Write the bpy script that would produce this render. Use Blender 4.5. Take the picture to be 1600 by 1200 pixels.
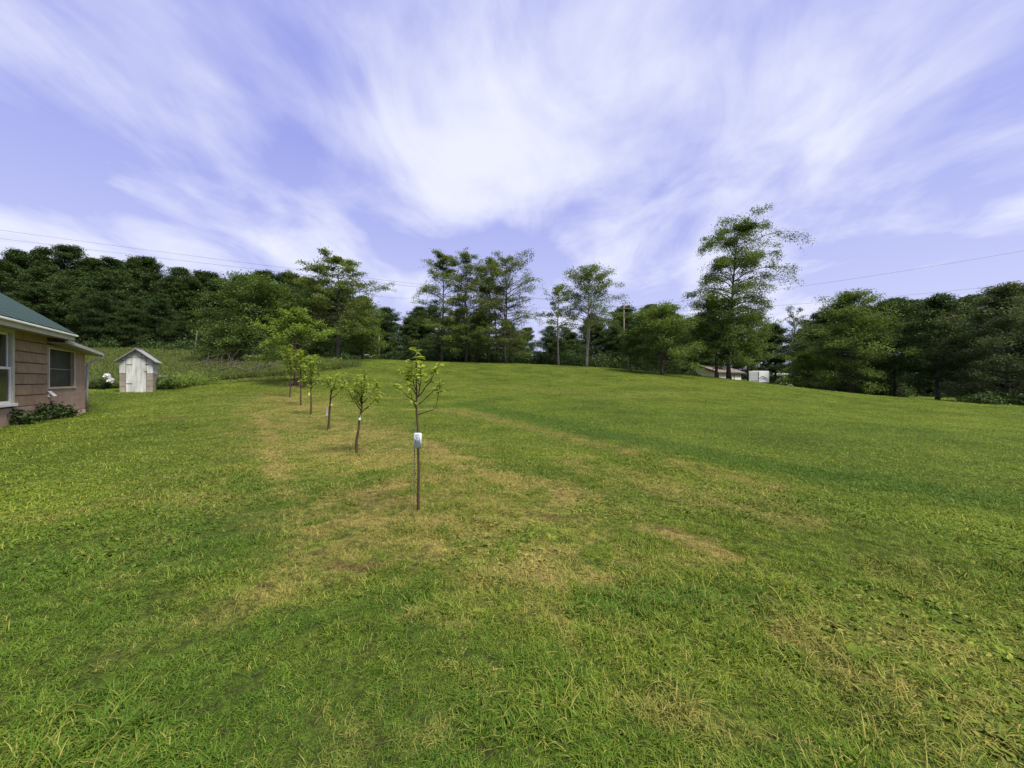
import bpy, math, random
import numpy as np
from mathutils import Vector, Matrix

R = math.radians
sc = bpy.context.scene
for o in list(bpy.data.objects):
    bpy.data.objects.remove(o)
COL = sc.collection

# ------------------------------------------------------------------ camera, sky, sun, exposure
F, CX, HY, EYE = 620.0, 800.0, 595.0, 1.55      # focal length in photo pixels, principal column, horizon row, eye height
cam = bpy.data.cameras.new("camera")
cam.sensor_width = 36.0
cam.lens = F / 1600.0 * 36.0
cam.shift_y = -(600.0 - HY) / 1600.0
cam.clip_start = 0.05
cam.clip_end = 5000
camo = bpy.data.objects.new("camera", cam)
camo.location = (0, 0, EYE)
camo.rotation_euler = (R(90), 0, 0)
COL.objects.link(camo)
sc.camera = camo

SUN_EL, SUN_AZ = 60.0, 128.0            # azimuth measured from +Y towards +X: the sun stands behind and to the right
world = bpy.data.worlds.new("World")
sc.world = world
world.use_nodes = True


def build_world():
    nt = world.node_tree
    nt.nodes.clear()
    N, L = nt.nodes.new, nt.links.new

    def math_n(op, a, b=None, clamp=False):
        n = N('ShaderNodeMath'); n.operation = op; n.use_clamp = clamp
        for i, v in enumerate((a, b)):
            if v is None: continue
            if isinstance(v, (int, float)): n.inputs[i].default_value = v
            else: L(v, n.inputs[i])
        return n.outputs[0]
    out = N('ShaderNodeOutputWorld'); bg = N('ShaderNodeBackground')
    bg.inputs['Strength'].default_value = 0.1
    sky = N('ShaderNodeTexSky'); sky.sky_type = 'NISHITA'; sky.sun_disc = False
    sky.sun_elevation = R(SUN_EL); sky.sun_rotation = R(SUN_AZ)
    tc = N('ShaderNodeTexCoord'); sep = N('ShaderNodeSeparateXYZ'); L(tc.outputs['Generated'], sep.inputs[0])
    zc = math_n('MAXIMUM', sep.outputs[2], 0.0)
    zz = math_n('ADD', zc, 0.16)
    cx = math_n('DIVIDE', sep.outputs[0], zz); cy = math_n('DIVIDE', sep.outputs[1], zz)
    comb = N('ShaderNodeCombineXYZ'); L(cx, comb.inputs[0]); L(cy, comb.inputs[1])
    # clouds lie on a flat deck, drawn out along one wind direction

    def noise(scale, det, rough, dist, mscale, loc, rot=0.0):
        mp = N('ShaderNodeMapping'); mp.inputs['Scale'].default_value = mscale
        mp.inputs['Location'].default_value = loc; mp.inputs['Rotation'].default_value = (0, 0, rot)
        L(comb.outputs[0], mp.inputs[0])
        n = N('ShaderNodeTexNoise'); n.inputs['Scale'].default_value = scale; n.inputs['Detail'].default_value = det
        n.inputs['Roughness'].default_value = rough; n.inputs['Distortion'].default_value = dist
        L(mp.outputs[0], n.inputs['Vector'])
        return n.outputs['Fac']
    big = noise(CLOUD_S, 6.0, 0.5, 0.3, (1.0, 0.72, 1), CLOUD_A, R(-8))
    wisp = noise(2.9, 7.0, 0.6, 0.8, (1.0, 0.55, 1), (7.3, 1.2, 0), R(-14))
    f = math_n('ADD', math_n('MULTIPLY', big, 0.72), math_n('MULTIPLY', wisp, 0.28))
    ramp = N('ShaderNodeValToRGB'); ramp.color_ramp.interpolation = 'EASE'
    e = ramp.color_ramp.elements
    e[0].position = 0.36; e[0].color = (0, 0, 0, 1)
    e[1].position = 0.66; e[1].color = (1, 1, 1, 1)
    L(f, ramp.inputs[0])
    # lower air: a pale veil
    veil = math_n('MULTIPLY', math_n('SUBTRACT', 1.0, math_n('MULTIPLY', zc, 2.0), True), 0.62)
    fac = math_n('MAXIMUM', ramp.outputs[0], veil)
    tint = N('ShaderNodeMix'); tint.data_type = 'RGBA'; tint.blend_type = 'MIX'
    tint.inputs['Factor'].default_value = 0.85
    L(sky.outputs[0], tint.inputs['A']); tint.inputs['B'].default_value = SKY_GAP
    mix = N('ShaderNodeMix'); mix.data_type = 'RGBA'
    L(fac, mix.inputs['Factor']); L(tint.outputs['Result'], mix.inputs['A']); mix.inputs['B'].default_value = SKY_CLOUD
    L(mix.outputs['Result'], bg.inputs['Color']); L(bg.outputs[0], out.inputs['Surface'])


CLOUD_A = (0.7, 8.3, 0)
CLOUD_S = 1.25
SKY_GAP = (2.1, 2.25, 5.2, 1)
SKY_CLOUD = (4.9, 5.1, 6.0, 1)
build_world()
sun = bpy.data.lights.new("sun", 'SUN')
sun.energy = 4.2
sun.angle = R(22)
sun.color = (1.0, 0.94, 0.82)
suno = bpy.data.objects.new("sun", sun)
COL.objects.link(suno)
sd = Vector((math.sin(R(SUN_AZ)) * math.cos(R(SUN_EL)), math.cos(R(SUN_AZ)) * math.cos(R(SUN_EL)), math.sin(R(SUN_EL))))
suno.rotation_euler = sd.to_track_quat('Z', 'Y').to_euler()
suno.location = (-40, 20, 80)
sc.view_settings.view_transform = 'Standard'
sc.view_settings.look = 'None'
sc.view_settings.exposure = 0.8
sc.view_settings.gamma = 1.0
sc.view_settings.use_curve_mapping = False
sc.cycles.max_bounces = 5
sc.cycles.diffuse_bounces = 3
sc.cycles.transparent_max_bounces = 6

# ------------------------------------------------------------------ helpers
rng = np.random.default_rng(7)


def PX(px, Z): return (px - CX) / F * Z
def HZ(py, Z): return EYE + (HY - py) / F * Z


class MB:
    """collects boxes, tubes and faces; build() links them as one mesh object"""
    def __init__(s): s.v = []; s.f = []

    def face(s, pts):
        b = len(s.v); s.v += [tuple(p) for p in pts]; s.f.append(tuple(range(b, b + len(pts))))
        return s

    def box(s, x0, x1, y0, y1, z0, z1):
        b = len(s.v)
        s.v += [(x0, y0, z0), (x1, y0, z0), (x1, y1, z0), (x0, y1, z0), (x0, y0, z1), (x1, y0, z1), (x1, y1, z1), (x0, y1, z1)]
        s.f += [tuple(b + i for i in q) for q in ((0, 3, 2, 1), (4, 5, 6, 7), (0, 1, 5, 4), (1, 2, 6, 5), (2, 3, 7, 6), (3, 0, 4, 7))]
        return s

    def slab(s, quad, t):
        """a quad given by four points, thickened by the vector t"""
        b = len(s.v); q = [Vector(p) for p in quad]; t = Vector(t)
        s.v += [tuple(p) for p in q] + [tuple(p + t) for p in q]
        s.f += [tuple(b + i for i in k) for k in ((3, 2, 1, 0), (4, 5, 6, 7), (0, 1, 5, 4), (1, 2, 6, 5), (2, 3, 7, 6), (3, 0, 4, 7))]
        return s

    def prism(s, prof, y0, y1):
        """profile in x,z drawn out along y"""
        b = len(s.v); n = len(prof)
        s.v += [(x, y0, z) for x, z in prof] + [(x, y1, z) for x, z in prof]
        s.f += [tuple(b + i for i in range(n)), tuple(b + n + i for i in reversed(range(n)))]
        s.f += [(b + (i + 1) % n, b + i, b + n + i, b + n + (i + 1) % n) for i in range(n)]
        return s

    def tube(s, pts, rad, sides=6, cap=True):
        pts = np.asarray(pts, float); n = len(pts)
        rad = np.full(n, rad) if np.isscalar(rad) else np.asarray(rad, float)
        tan = np.gradient(pts, axis=0)
        tan /= np.linalg.norm(tan, axis=1)[:, None] + 1e-9
        ref = np.where(np.abs(tan[:, 2:3]) > 0.9, np.array([[1., 0, 0]]), np.array([[0, 0, 1.]]))
        u = np.cross(tan, ref); u /= np.linalg.norm(u, axis=1)[:, None] + 1e-9
        w = np.cross(tan, u)
        a = np.arange(sides) / sides * 2 * math.pi
        ring = pts[:, None, :] + rad[:, None, None] * (np.cos(a)[None, :, None] * u[:, None, :] + np.sin(a)[None, :, None] * w[:, None, :])
        b = len(s.v)
        s.v += [tuple(p) for p in ring.reshape(-1, 3)]
        for i in range(n - 1):
            for k in range(sides):
                k2 = (k + 1) % sides
                s.f.append((b + i * sides + k, b + i * sides + k2, b + (i + 1) * sides + k2, b + (i + 1) * sides + k))
        if cap:
            s.f.append(tuple(b + k for k in reversed(range(sides))))
            s.f.append(tuple(b + (n - 1) * sides + k for k in range(sides)))
        return s

    def mesh(s, name):
        me = bpy.data.meshes.new(name)
        me.from_pydata(s.v, [], s.f); me.update()
        return me

    def build(s, name, mat, parent=None, smooth=False, bevel=0.0):
        me = s.mesh(name)
        return link(name, me, mat, parent, smooth, bevel)


def link(name, me, mat, parent=None, smooth=False, bevel=0.0):
    if mat and not me.materials: me.materials.append(mat)
    if smooth:
        me.polygons.foreach_set('use_smooth', np.ones(len(me.polygons), bool))
    o = bpy.data.objects.new(name, me)
    COL.objects.link(o)
    if parent: o.parent = parent
    if bevel:
        m = o.modifiers.new("bevel", 'BEVEL'); m.width = bevel; m.segments = 2; m.limit_method = 'ANGLE'
    return o


def tag(o, label, cat, group=None, kind=None):
    if label: o['label'] = label
    if cat: o['category'] = cat
    if group: o['group'] = group
    if kind: o['kind'] = kind
    return o


def thing(name, label, cat, loc=(0, 0, 0), rz=0.0, group=None):
    o = bpy.data.objects.new(name, None)
    o.empty_display_size = 0.2
    COL.objects.link(o); o.location = loc; o.rotation_euler = (0, 0, rz)
    return tag(o, label, cat, group)


def fast_mesh(name, V, Q, attrs=None):
    """big mesh of quads from numpy arrays; attrs: name -> value per vertex"""
    me = bpy.data.meshes.new(name)
    V = np.ascontiguousarray(V, np.float32); Q = np.ascontiguousarray(Q, np.int32)
    me.vertices.add(len(V)); me.vertices.foreach_set('co', V.ravel())
    me.loops.add(Q.size); me.loops.foreach_set('vertex_index', Q.ravel())
    me.polygons.add(len(Q)); me.polygons.foreach_set('loop_start', np.arange(0, Q.size, Q.shape[1], dtype=np.int32))
    me.update(calc_edges=True)
    for k, a in (attrs or {}).items():
        at = me.attributes.new(k, 'FLOAT', 'POINT'); at.data.foreach_set('value', np.ascontiguousarray(a, np.float32))
    return me


# value noise for terrain relief
_perm = np.random.default_rng(3).random((257, 257))


def vnoise(x, y):
    xi = np.floor(x).astype(int); yi = np.floor(y).astype(int)
    fx = x - xi; fy = y - yi
    fx = fx * fx * (3 - 2 * fx); fy = fy * fy * (3 - 2 * fy)
    g = lambda a, b: _perm[a % 257, b % 257]
    return (g(xi, yi) * (1 - fx) + g(xi + 1, yi) * fx) * (1 - fy) + (g(xi, yi + 1) * (1 - fx) + g(xi + 1, yi + 1) * fx) * fy


# ------------------------------------------------------------------ materials
class NT:
    def __init__(s, name):
        s.m = bpy.data.materials.new(name); s.m.use_nodes = True
        s.t = s.m.node_tree; s.t.nodes.clear()
        s.out = s.t.nodes.new('ShaderNodeOutputMaterial')

    def n(s, typ, **kw):
        nd = s.t.nodes.new(typ)
        for k, v in kw.items(): setattr(nd, k, v)
        return nd

    def l(s, a, b): s.t.links.new(a, b)

    def noise(s, scale, det=3.0, rough=0.55, vec=None, coord='Object', mscale=None, dist=0.0):
        nd = s.n('ShaderNodeTexNoise'); nd.inputs['Scale'].default_value = scale
        nd.inputs['Detail'].default_value = det; nd.inputs['Roughness'].default_value = rough
        nd.inputs['Distortion'].default_value = dist
        if vec is None:
            if coord == 'World': vec = s.n('ShaderNodeNewGeometry').outputs['Position']
            else: vec = s.n('ShaderNodeTexCoord').outputs[coord]
        if mscale:
            mp = s.n('ShaderNodeMapping'); mp.inputs['Scale'].default_value = mscale
            s.l(vec, mp.inputs[0]); vec = mp.outputs[0]
        s.l(vec, nd.inputs['Vector'])
        return nd.outputs['Fac']

    def math(s, op, a, b=None, clamp=False):
        nd = s.n('ShaderNodeMath', operation=op); nd.use_clamp = clamp
        for i, v in enumerate((a, b)):
            if v is None: continue
            if isinstance(v, (int, float)): nd.inputs[i].default_value = v
            else: s.l(v, nd.inputs[i])
        return nd.outputs[0]

    def mixc(s, fac, a, b, blend='MIX'):
        nd = s.n('ShaderNodeMix', data_type='RGBA', blend_type=blend)
        for k, v in (('Factor', fac), ('A', a), ('B', b)):
            if isinstance(v, (int, float)): nd.inputs[k].default_value = v
            elif isinstance(v, tuple): nd.inputs[k].default_value = v if len(v) == 4 else (*v, 1)
            else: s.l(v, nd.inputs[k])
        return nd.outputs['Result']

    def ramp(s, fac, stops, interp='LINEAR'):
        nd = s.n('ShaderNodeValToRGB'); cr = nd.color_ramp; cr.interpolation = interp
        while len(cr.elements) < len(stops): cr.elements.new(0.5)
        for e, (p, c) in zip(cr.elements, stops):
            e.position = p; e.color = (c, c, c, 1) if isinstance(c, (int, float)) else (*c, 1)
        s.l(fac, nd.inputs[0])
        return nd.outputs[0]

    def attr(s, name, typ='GEOMETRY'):
        nd = s.n('ShaderNodeAttribute', attribute_name=name, attribute_type=typ)
        return nd.outputs['Fac']

    def bump(s, h, strength=0.3, dist=0.02):
        nd = s.n('ShaderNodeBump'); nd.inputs['Strength'].default_value = strength; nd.inputs['Distance'].default_value = dist
        s.l(h, nd.inputs['Height'])
        return nd.outputs[0]

    def pbr(s, col, rough=0.7, metal=0.0, normal=None, spec=0.5):
        b = s.n('ShaderNodeBsdfPrincipled')
        if isinstance(col, tuple): b.inputs['Base Color'].default_value = (*col, 1)
        else: s.l(col, b.inputs['Base Color'])
        if isinstance(rough, (int, float)): b.inputs['Roughness'].default_value = rough
        else: s.l(rough, b.inputs['Roughness'])
        b.inputs['Metallic'].default_value = metal
        b.inputs['Specular IOR Level'].default_value = spec
        if normal is not None: s.l(normal, b.inputs['Normal'])
        s.l(b.outputs[0], s.out.inputs['Surface'])
        return s.m


def weathered(name, c1, c2, scale=3.0, rough=0.7, bump=0.2, bscale=40, stretch=None, metal=0.0, spec=0.4, rand=0.0):
    t = NT(name)
    f = t.noise(scale, 6, 0.62, mscale=stretch)
    c = t.mixc(t.ramp(f, [(0.32, 0.0), (0.68, 1.0)]), c1, c2)
    if rand:
        oi = t.n('ShaderNodeObjectInfo')
        k = t.math('ADD', t.math('MULTIPLY', oi.outputs['Random'], 2 * rand), 1 - rand)
        hsv = t.n('ShaderNodeHueSaturation'); t.l(c, hsv.inputs['Color']); t.l(k, hsv.inputs['Value']); c = hsv.outputs[0]
    return t.pbr(c, rough, metal, t.bump(t.noise(bscale, 4), bump, 0.01), spec)


def leaf_mat(name, dark, light, trans=0.3):
    t = NT(name)
    tint = t.attr('tint')
    oi = t.n('ShaderNodeObjectInfo')
    f = t.math('ADD', t.math('MULTIPLY', tint, 0.6), t.math('MULTIPLY', oi.outputs['Random'], 0.35), True)
    c = t.mixc(f, dark, light)
    d = t.n('ShaderNodeBsdfPrincipled'); t.l(c, d.inputs['Base Color']); d.inputs['Roughness'].default_value = 0.62
    d.inputs['Specular IOR Level'].default_value = 0.25
    tr = t.n('ShaderNodeBsdfTranslucent')
    t.l(t.mixc(1.0, c, (1.25, 1.2, 0.5), 'MULTIPLY'), tr.inputs['Color'])
    mx = t.n('ShaderNodeMixShader'); mx.inputs[0].default_value = trans
    t.l(d.outputs[0], mx.inputs[1]); t.l(tr.outputs[0], mx.inputs[2]); t.l(mx.outputs[0], t.out.inputs['Surface'])
    return t.m


M = {}
M['bark'] = weathered('bark', (0.032, 0.026, 0.021), (0.085, 0.070, 0.056), 3.0, 0.9, 0.6, 25, (1, 1, 0.25))
M['bark_pale'] = weathered('bark_pale', (0.14, 0.125, 0.10), (0.26, 0.24, 0.20), 3.0, 0.9, 0.6, 25, (1, 1, 0.25))
M['sap_bark'] = weathered('sapling_bark', (0.032, 0.016, 0.009), (0.085, 0.048, 0.030), 14.0, 0.7, 0.5, 90, (1, 1, 0.3))
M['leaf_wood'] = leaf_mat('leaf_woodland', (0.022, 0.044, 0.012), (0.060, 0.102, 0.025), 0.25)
M['leaf_mid'] = leaf_mat('leaf_mid', (0.055, 0.098, 0.020), (0.130, 0.190, 0.040), 0.32)
M['leaf_light'] = leaf_mat('leaf_light', (0.085, 0.145, 0.022), (0.190, 0.270, 0.045), 0.36)
M['leaf_locust'] = leaf_mat('leaf_locust', (0.070, 0.105, 0.022), (0.150, 0.195, 0.045), 0.36)
M['leaf_grey'] = leaf_mat('leaf_grey', (0.060, 0.085, 0.034), (0.120, 0.150, 0.064), 0.3)
M['leaf_sap'] = leaf_mat('leaf_sapling', (0.15, 0.22, 0.025), (0.34, 0.41, 0.07), 0.45)
M['pinkblock'] = weathered('tan_pink_block', (0.245, 0.160, 0.096), (0.335, 0.228, 0.145), 4.0, 0.9, 0.5, 45, rand=0.12)
M['pinkpaint'] = weathered('pink_paint', (0.31, 0.205, 0.145), (0.41, 0.285, 0.210), 2.2, 0.85, 0.4, 30)
M['mortar'] = weathered('mortar', (0.07, 0.05, 0.04), (0.12, 0.085, 0.065), 9, 0.95)
M['greenroof'] = weathered('green_metal', (0.016, 0.036, 0.028), (0.030, 0.055, 0.043), 0.8, 0.6, 0.0, 8, spec=0.15)
M['white'] = weathered('white_paint', (0.62, 0.61, 0.57), (0.76, 0.76, 0.73), 3, 0.55, 0.1)
M['cream_trim'] = weathered('cream_trim', (0.40, 0.37, 0.29), (0.52, 0.49, 0.40), 4, 0.7, 0.15)
M['soffit'] = weathered('soffit', (0.28, 0.25, 0.18), (0.36, 0.33, 0.25), 3, 0.8, 0.1)
M['shedwhite'] = weathered('shed_white', (0.27, 0.275, 0.25), (0.56, 0.565, 0.54), 3.2, 0.8, 0.35, 35, (2.2, 2.2, 0.35))
M['greyblock'] = weathered('grey_block', (0.17, 0.148, 0.115), (0.28, 0.245, 0.19), 5, 0.95, 0.5, 40, rand=0.15)
M['tin'] = weathered('tin_roof', (0.26, 0.26, 0.27), (0.40, 0.40, 0.41), 3, 0.45, 0.1, 12, metal=0.35)
M['iron'] = weathered('dark_iron', (0.03, 0.026, 0.024), (0.08, 0.055, 0.045), 14, 0.75)
M['galv'] = weathered('gutter_grey', (0.30, 0.29, 0.26), (0.42, 0.41, 0.38), 4, 0.5, 0.1)
M['cream'] = weathered('cream_wall', (0.50, 0.45, 0.31), (0.60, 0.55, 0.40), 1.5, 0.85)
M['shingle'] = weathered('brown_shingle', (0.11, 0.085, 0.075), (0.19, 0.155, 0.14), 5, 0.9, 0.5, 20)
M['darktrim'] = weathered('dark_trim', (0.04, 0.028, 0.024), (0.07, 0.05, 0.045), 3, 0.7)
M['trailer'] = weathered('trailer_white', (0.55, 0.57, 0.58), (0.66, 0.68, 0.69), 1.2, 0.35, 0.05, 6)
M['navy'] = weathered('navy_stripe', (0.02, 0.025, 0.06), (0.035, 0.04, 0.09), 2, 0.4)
M['rubber'] = weathered('rubber', (0.015, 0.015, 0.015), (0.03, 0.03, 0.03), 9, 0.9)
M['gravel'] = weathered('gravel', (0.22, 0.20, 0.18), (0.36, 0.33, 0.30), 6, 0.95, 0.8, 18)
M['pole'] = weathered('pole_wood', (0.09, 0.08, 0.068), (0.16, 0.145, 0.125), 2, 0.9, 0.4, 20, (1, 1, 0.1))
M['wire'] = weathered('wire', (0.06, 0.06, 0.07), (0.08, 0.08, 0.09), 1, 0.6)
M['deadwood'] = weathered('dead_wood', (0.06, 0.048, 0.036), (0.12, 0.10, 0.08), 6, 0.95, 0.4, 30)
M['deadpale'] = weathered('dead_wood_pale', (0.30, 0.28, 0.25), (0.44, 0.42, 0.38), 6, 0.95, 0.4, 30)
M['petal'] = weathered('petal', (0.72, 0.73, 0.74), (0.86, 0.86, 0.87), 6, 0.7, 0.1)
M['yellow_tag'] = weathered('yellow_tag', (0.55, 0.50, 0.08), (0.7, 0.65, 0.12), 4, 0.5)
M['soil'] = weathered('soil', (0.085, 0.055, 0.036), (0.15, 0.105, 0.07), 5, 0.97, 0.8, 30)


def glass_mat():
    t = NT('window_glass')
    return t.pbr(t.mixc(t.noise(2.0), (0.012, 0.014, 0.013), (0.035, 0.04, 0.036)), 0.12, 0, None, 0.5)


def screen_mat():
    t = NT('dusty_screen')
    f = t.noise(2.2, 6, 0.65)
    return t.pbr(t.mixc(t.ramp(f, [(0.35, 0), (0.7, 1)]), (0.018, 0.02, 0.018), (0.055, 0.058, 0.05)), 0.6, 0, None, 0.3)


def tag_mat():
    # white plant label with smudged blue-grey handwriting
    t = NT('plant_tag_print')
    co = t.n('ShaderNodeTexCoord').outputs['Object']
    sp = t.n('ShaderNodeSeparateXYZ'); t.l(co, sp.inputs[0])
    n1 = t.noise(48, 2, 0.5, dist=2.2)
    ink = t.ramp(n1, [(0.40, 0.0), (0.50, 1.0)])
    inx = t.math('LESS_THAN', t.math('ABSOLUTE', sp.outputs[0]), 0.030)
    inz = t.math('LESS_THAN', t.math('ABSOLUTE', t.math('SUBTRACT', sp.outputs[2], 0.018)), 0.060)
    m = t.math('MULTIPLY', t.math('MULTIPLY', ink, inx), inz)
    c = t.mixc(t.math('MULTIPLY', m, 0.85), (0.50, 0.55, 0.56), (0.05, 0.085, 0.13))
    return t.pbr(c, 0.4)


M['glass'] = glass_mat(); M['screen'] = screen_mat(); M['tagprint'] = tag_mat()

# ------------------------------------------------------------------ terrain
ctrl = []
for (px, py, Z) in [
    (653, 795, 4.8), (556, 710, 8.36), (513, 672, 12), (486, 648, 15.6), (470, 633, 19.1), (453, 620, 22.8),
    (0, 668, 11.6), (133, 642, 17.5), (215, 613, 22), (155, 609, 25), (250, 606, 25.5), (330, 597, 28), (450, 588, 31),
    (545, 573, 38), (527, 562, 50), (600, 562, 60), (690, 565, 62), (760, 567, 62), (800, 568, 61), (900, 572, 60), (970, 577, 58),
    (700, 635, 21), (800, 633, 20.5), (800, 602, 36), (650, 600, 34), (920, 600, 38), (700, 583, 47), (850, 586, 47), (1000, 594, 42),
    (1040, 585, 52), (1000, 636, 20), (1139, 592, 55), (1150, 615, 32),
    (1230, 606, 58), (1230, 650, 17), (1330, 616, 52), (1330, 640, 28), (1465, 625, 48), (1560, 630, 43), (1600, 632, 46), (1600, 682, 14), (1600, 652, 26),
    (250, 576, 40), (250, 545, 70), (170, 545, 70), (330, 548, 68), (420, 558, 56), (0, 546, 62), (-200, 546, 60),
]:
    ctrl.append((PX(px, Z), Z, HZ(py, Z)))
ctrl += [(0, 0, 0), (0, 2.5, 0), (-5, 3, 0), (5, 3, 0), (-8, 8, 0.02), (6, 9, 0), (-12, 6, 0.05), (12, 8, -0.15), (0, -8, 0), (-12, -8, 0), (12, -8, 0), (0, -40, -0.5), (-40, -30, 0), (40, -30, -1.5),
         (-26, 14, 0.4), (-28, 22, 1.3), (-35, 8, 0.6), (60, 10, -1.6),
         (PX(1125, 78), 78, 0.75), (PX(1195, 77), 77, 0.7), (PX(1160, 90), 90, 0.6), (0, 85, 4.4), (0, 115, 4.4), (-30, 90, 5.5), (-60, 110, 12.5), (-110, 100, 16), (-140, 140, 23), (-60, 150, 17), (-150, 60, 10), (-90, 35, 4.5), (-70, 20, 2.6),
         (60, 90, -1.0), (95, 75, -1.2), (150, 60, -3), (110, 30, -2.4)]
for k in range(16):
    a = k / 16 * 2 * math.pi
    for rr in (330, 900):
        base = 10 * max(0, math.cos(a)) - 4 * math.sin(a) + (8 if rr > 500 else 0)
        ctrl.append((rr * math.sin(a), rr * math.cos(a), base))
ctrl = np.array(ctrl)
_c2 = 4.0 ** 2
_d = np.sqrt(((ctrl[:, None, :2] - ctrl[None, :, :2]) ** 2).sum(-1) + _c2)
_w = np.linalg.solve(_d - np.eye(len(ctrl)) * 0.15, ctrl[:, 2])


def H0(x, y):
    x = np.atleast_1d(np.asarray(x, float)); y = np.atleast_1d(np.asarray(y, float))
    out = np.empty(x.shape)
    xf, yf, of = x.ravel(), y.ravel(), out.ravel()
    for i in range(0, len(xf), 20000):
        s = slice(i, i + 20000)
        of[s] = np.sqrt((xf[s, None] - ctrl[None, :, 0]) ** 2 + (yf[s, None] - ctrl[None, :, 1]) ** 2 + _c2) @ _w
    return of.reshape(x.shape)


def H(x, y):
    return H0(x, y) + 0.05 * (vnoise(np.atleast_1d(x) * 0.8 + 40, np.atleast_1d(y) * 0.8 + 40) - 0.5) + 0.10 * (vnoise(np.atleast_1d(x) * 0.22, np.atleast_1d(y) * 0.22 + 9) - 0.5)


def h1(x, y): return float(H(x, y)[0])


_Zs = np.concatenate([np.linspace(0.8, 20, 400), np.linspace(20.1, 120, 700)])


def ground_hit(px, py):
    X = (px - CX) / F * _Zs
    g = H(X, _Zs); r = EYE + (HY - py) / F * _Zs
    k = np.argmax(g >= r)
    if not (g >= r).any(): k = len(_Zs) - 1
    return X[k], _Zs[k]


def poly_px(pts): return np.array([ground_hit(*p) for p in pts])


def dist_poly(x, y, P):
    d = np.full(x.shape, 1e9)
    for a, b in zip(P[:-1], P[1:]):
        ab = b - a; L2 = ab @ ab + 1e-9
        t = np.clip(((x - a[0]) * ab[0] + (y - a[1]) * ab[1]) / L2, 0, 1)
        d = np.minimum(d, np.hypot(x - a[0] - t * ab[0], y - a[1] - t * ab[1]))
    return d


def in_poly(x, y, P):
    inside = np.zeros(x.shape, bool)
    j = len(P) - 1
    for i in range(len(P)):
        c = ((P[i][1] > y) != (P[j][1] > y)) & (x < (P[j][0] - P[i][0]) * (y - P[i][1]) / (P[j][1] - P[i][1] + 1e-12) + P[i][0])
        inside ^= c; j = i
    return inside


# wear and growth of the turf plus some painted shade, laid out on the ground (metres): straw-dry strips, bare thatch, lush band, unmown field
DRY_SHADE = [  # polyline in photo pixels hit on the ground, half width in m, strength
    ([(405, 648), (425, 690), (438, 740), (455, 800)], 0.34, 0.85),
    ([(455, 800), (480, 870), (420, 930), (330, 980), (210, 1025)], 0.26, 0.62),
    ([(660, 690), (730, 725), (800, 750), (900, 780)], 0.45, 0.8),
    ([(700, 642), (790, 660), (880, 682), (1000, 712), (1200, 758)], 0.5, 0.5),
    ([(640, 640), (720, 640), (770, 650)], 0.6, 0.55),
    ([(520, 800), (600, 795), (680, 805), (760, 800)], 0.45, 0.65),
    ([(1020, 828), (1080, 845), (1150, 875)], 0.17, 1.0),
    ([(840, 905), (890, 915), (930, 900)], 0.22, 0.8),
    ([(380, 655), (420, 652)], 0.5, 0.6), ([(420, 632), (470, 628)], 0.4, 0.6), ([(540, 615), (640, 625)], 0.8, 0.4),
    ([(1000, 700), (1100, 740), (1220, 790)], 0.5, 0.32),
    ([(700, 850), (820, 880), (900, 870)], 0.6, 0.62), ([(1100, 900), (1300, 980), (1500, 1080)], 0.7, 0.34), ([(900, 720), (1050, 770), (1200, 800)], 0.8, 0.42), ([(760, 960), (900, 970)], 0.2, 0.45),
    ([(1220, 1000), (1280, 1020), (1330, 1065), (1420, 1090)], 0.15, 0.5), ([(980, 1110), (1080, 1120), (1130, 1160), (1250, 1170)], 0.13, 0.45), ([(480, 1110), (560, 1140), (680, 1150)], 0.13, 0.5), ([(1350, 880), (1500, 960), (1600, 1000)], 0.3, 0.25), ([(700, 1060), (800, 1090)], 0.14, 0.4),
    ([(660, 604), (800, 606), (960, 618), (1100, 616)], 2.6, 0.26), ([(860, 590), (1000, 598), (1180, 602)], 2.0, 0.2),  # far bands: shading of the swale painted in as dry colour
    ([(620, 960), (720, 990)], 0.12, 0.45), ([(900, 1010), (1000, 1000)], 0.12, 0.5),
]
BARE = [([(515, 880), (560, 892), (610, 884), (655, 897), (695, 890)], 0.11, 0.62), ([(480, 860), (500, 870)], 0.08, 0.5), ([(760, 900), (800, 910)], 0.07, 0.4), ([(560, 1010), (600, 1020)], 0.05, 0.4), ([(205, 655), (250, 652), (285, 655)], 0.45, 0.7), ([(830, 808), (900, 812)], 0.10, 0.7), ([(1030, 822), (1060, 832)], 0.08, 0.6),
        ([(640, 800), (690, 800)], 0.12, 0.5), ([(1270, 1030), (1300, 1048), (1330, 1050)], 0.05, 0.5), ([(1010, 1140), (1060, 1146)], 0.05, 0.45)]
LUSH_VIGNETTE = [([(0, 900), (100, 1000), (300, 1150), (600, 1190)], 0.75, 0.75), ([(700, 1130), (900, 1190), (1200, 1195)], 0.3, 0.5), ([(620, 1000), (760, 1020), (860, 1060)], 0.25, 0.6), ([(950, 640), (1200, 665), (1600, 690)], 5.0, 0.42), ([(720, 632), (850, 655), (960, 680), (1150, 720), (1400, 760), (1600, 790)], 0.9, 0.9), ([(800, 730), (900, 745)], 0.4, 0.6), ([(430, 760), (380, 830), (300, 870)], 0.8, 0.7),  # lower-left and bottom zones: deeper green turf plus lens darkening painted in
        ([(950, 940), (1150, 930)], 0.22, 0.8), ([(350, 1010), (520, 960), (640, 940)], 0.25, 0.8), ([(50, 900), (150, 1080), (250, 1180)], 0.5, 0.7), ([(560, 760), (600, 740)], 0.3, 0.5), ([(0, 1000), (120, 1150), (420, 1190)], 0.45, 0.6), ([(100, 850), (250, 820), (420, 800)], 1.0, 0.4)]
for grp in (DRY_SHADE, BARE, LUSH_VIGNETTE):
    for i, (p, w, s) in enumerate(grp): grp[i] = (poly_px(p), w, s)
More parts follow.
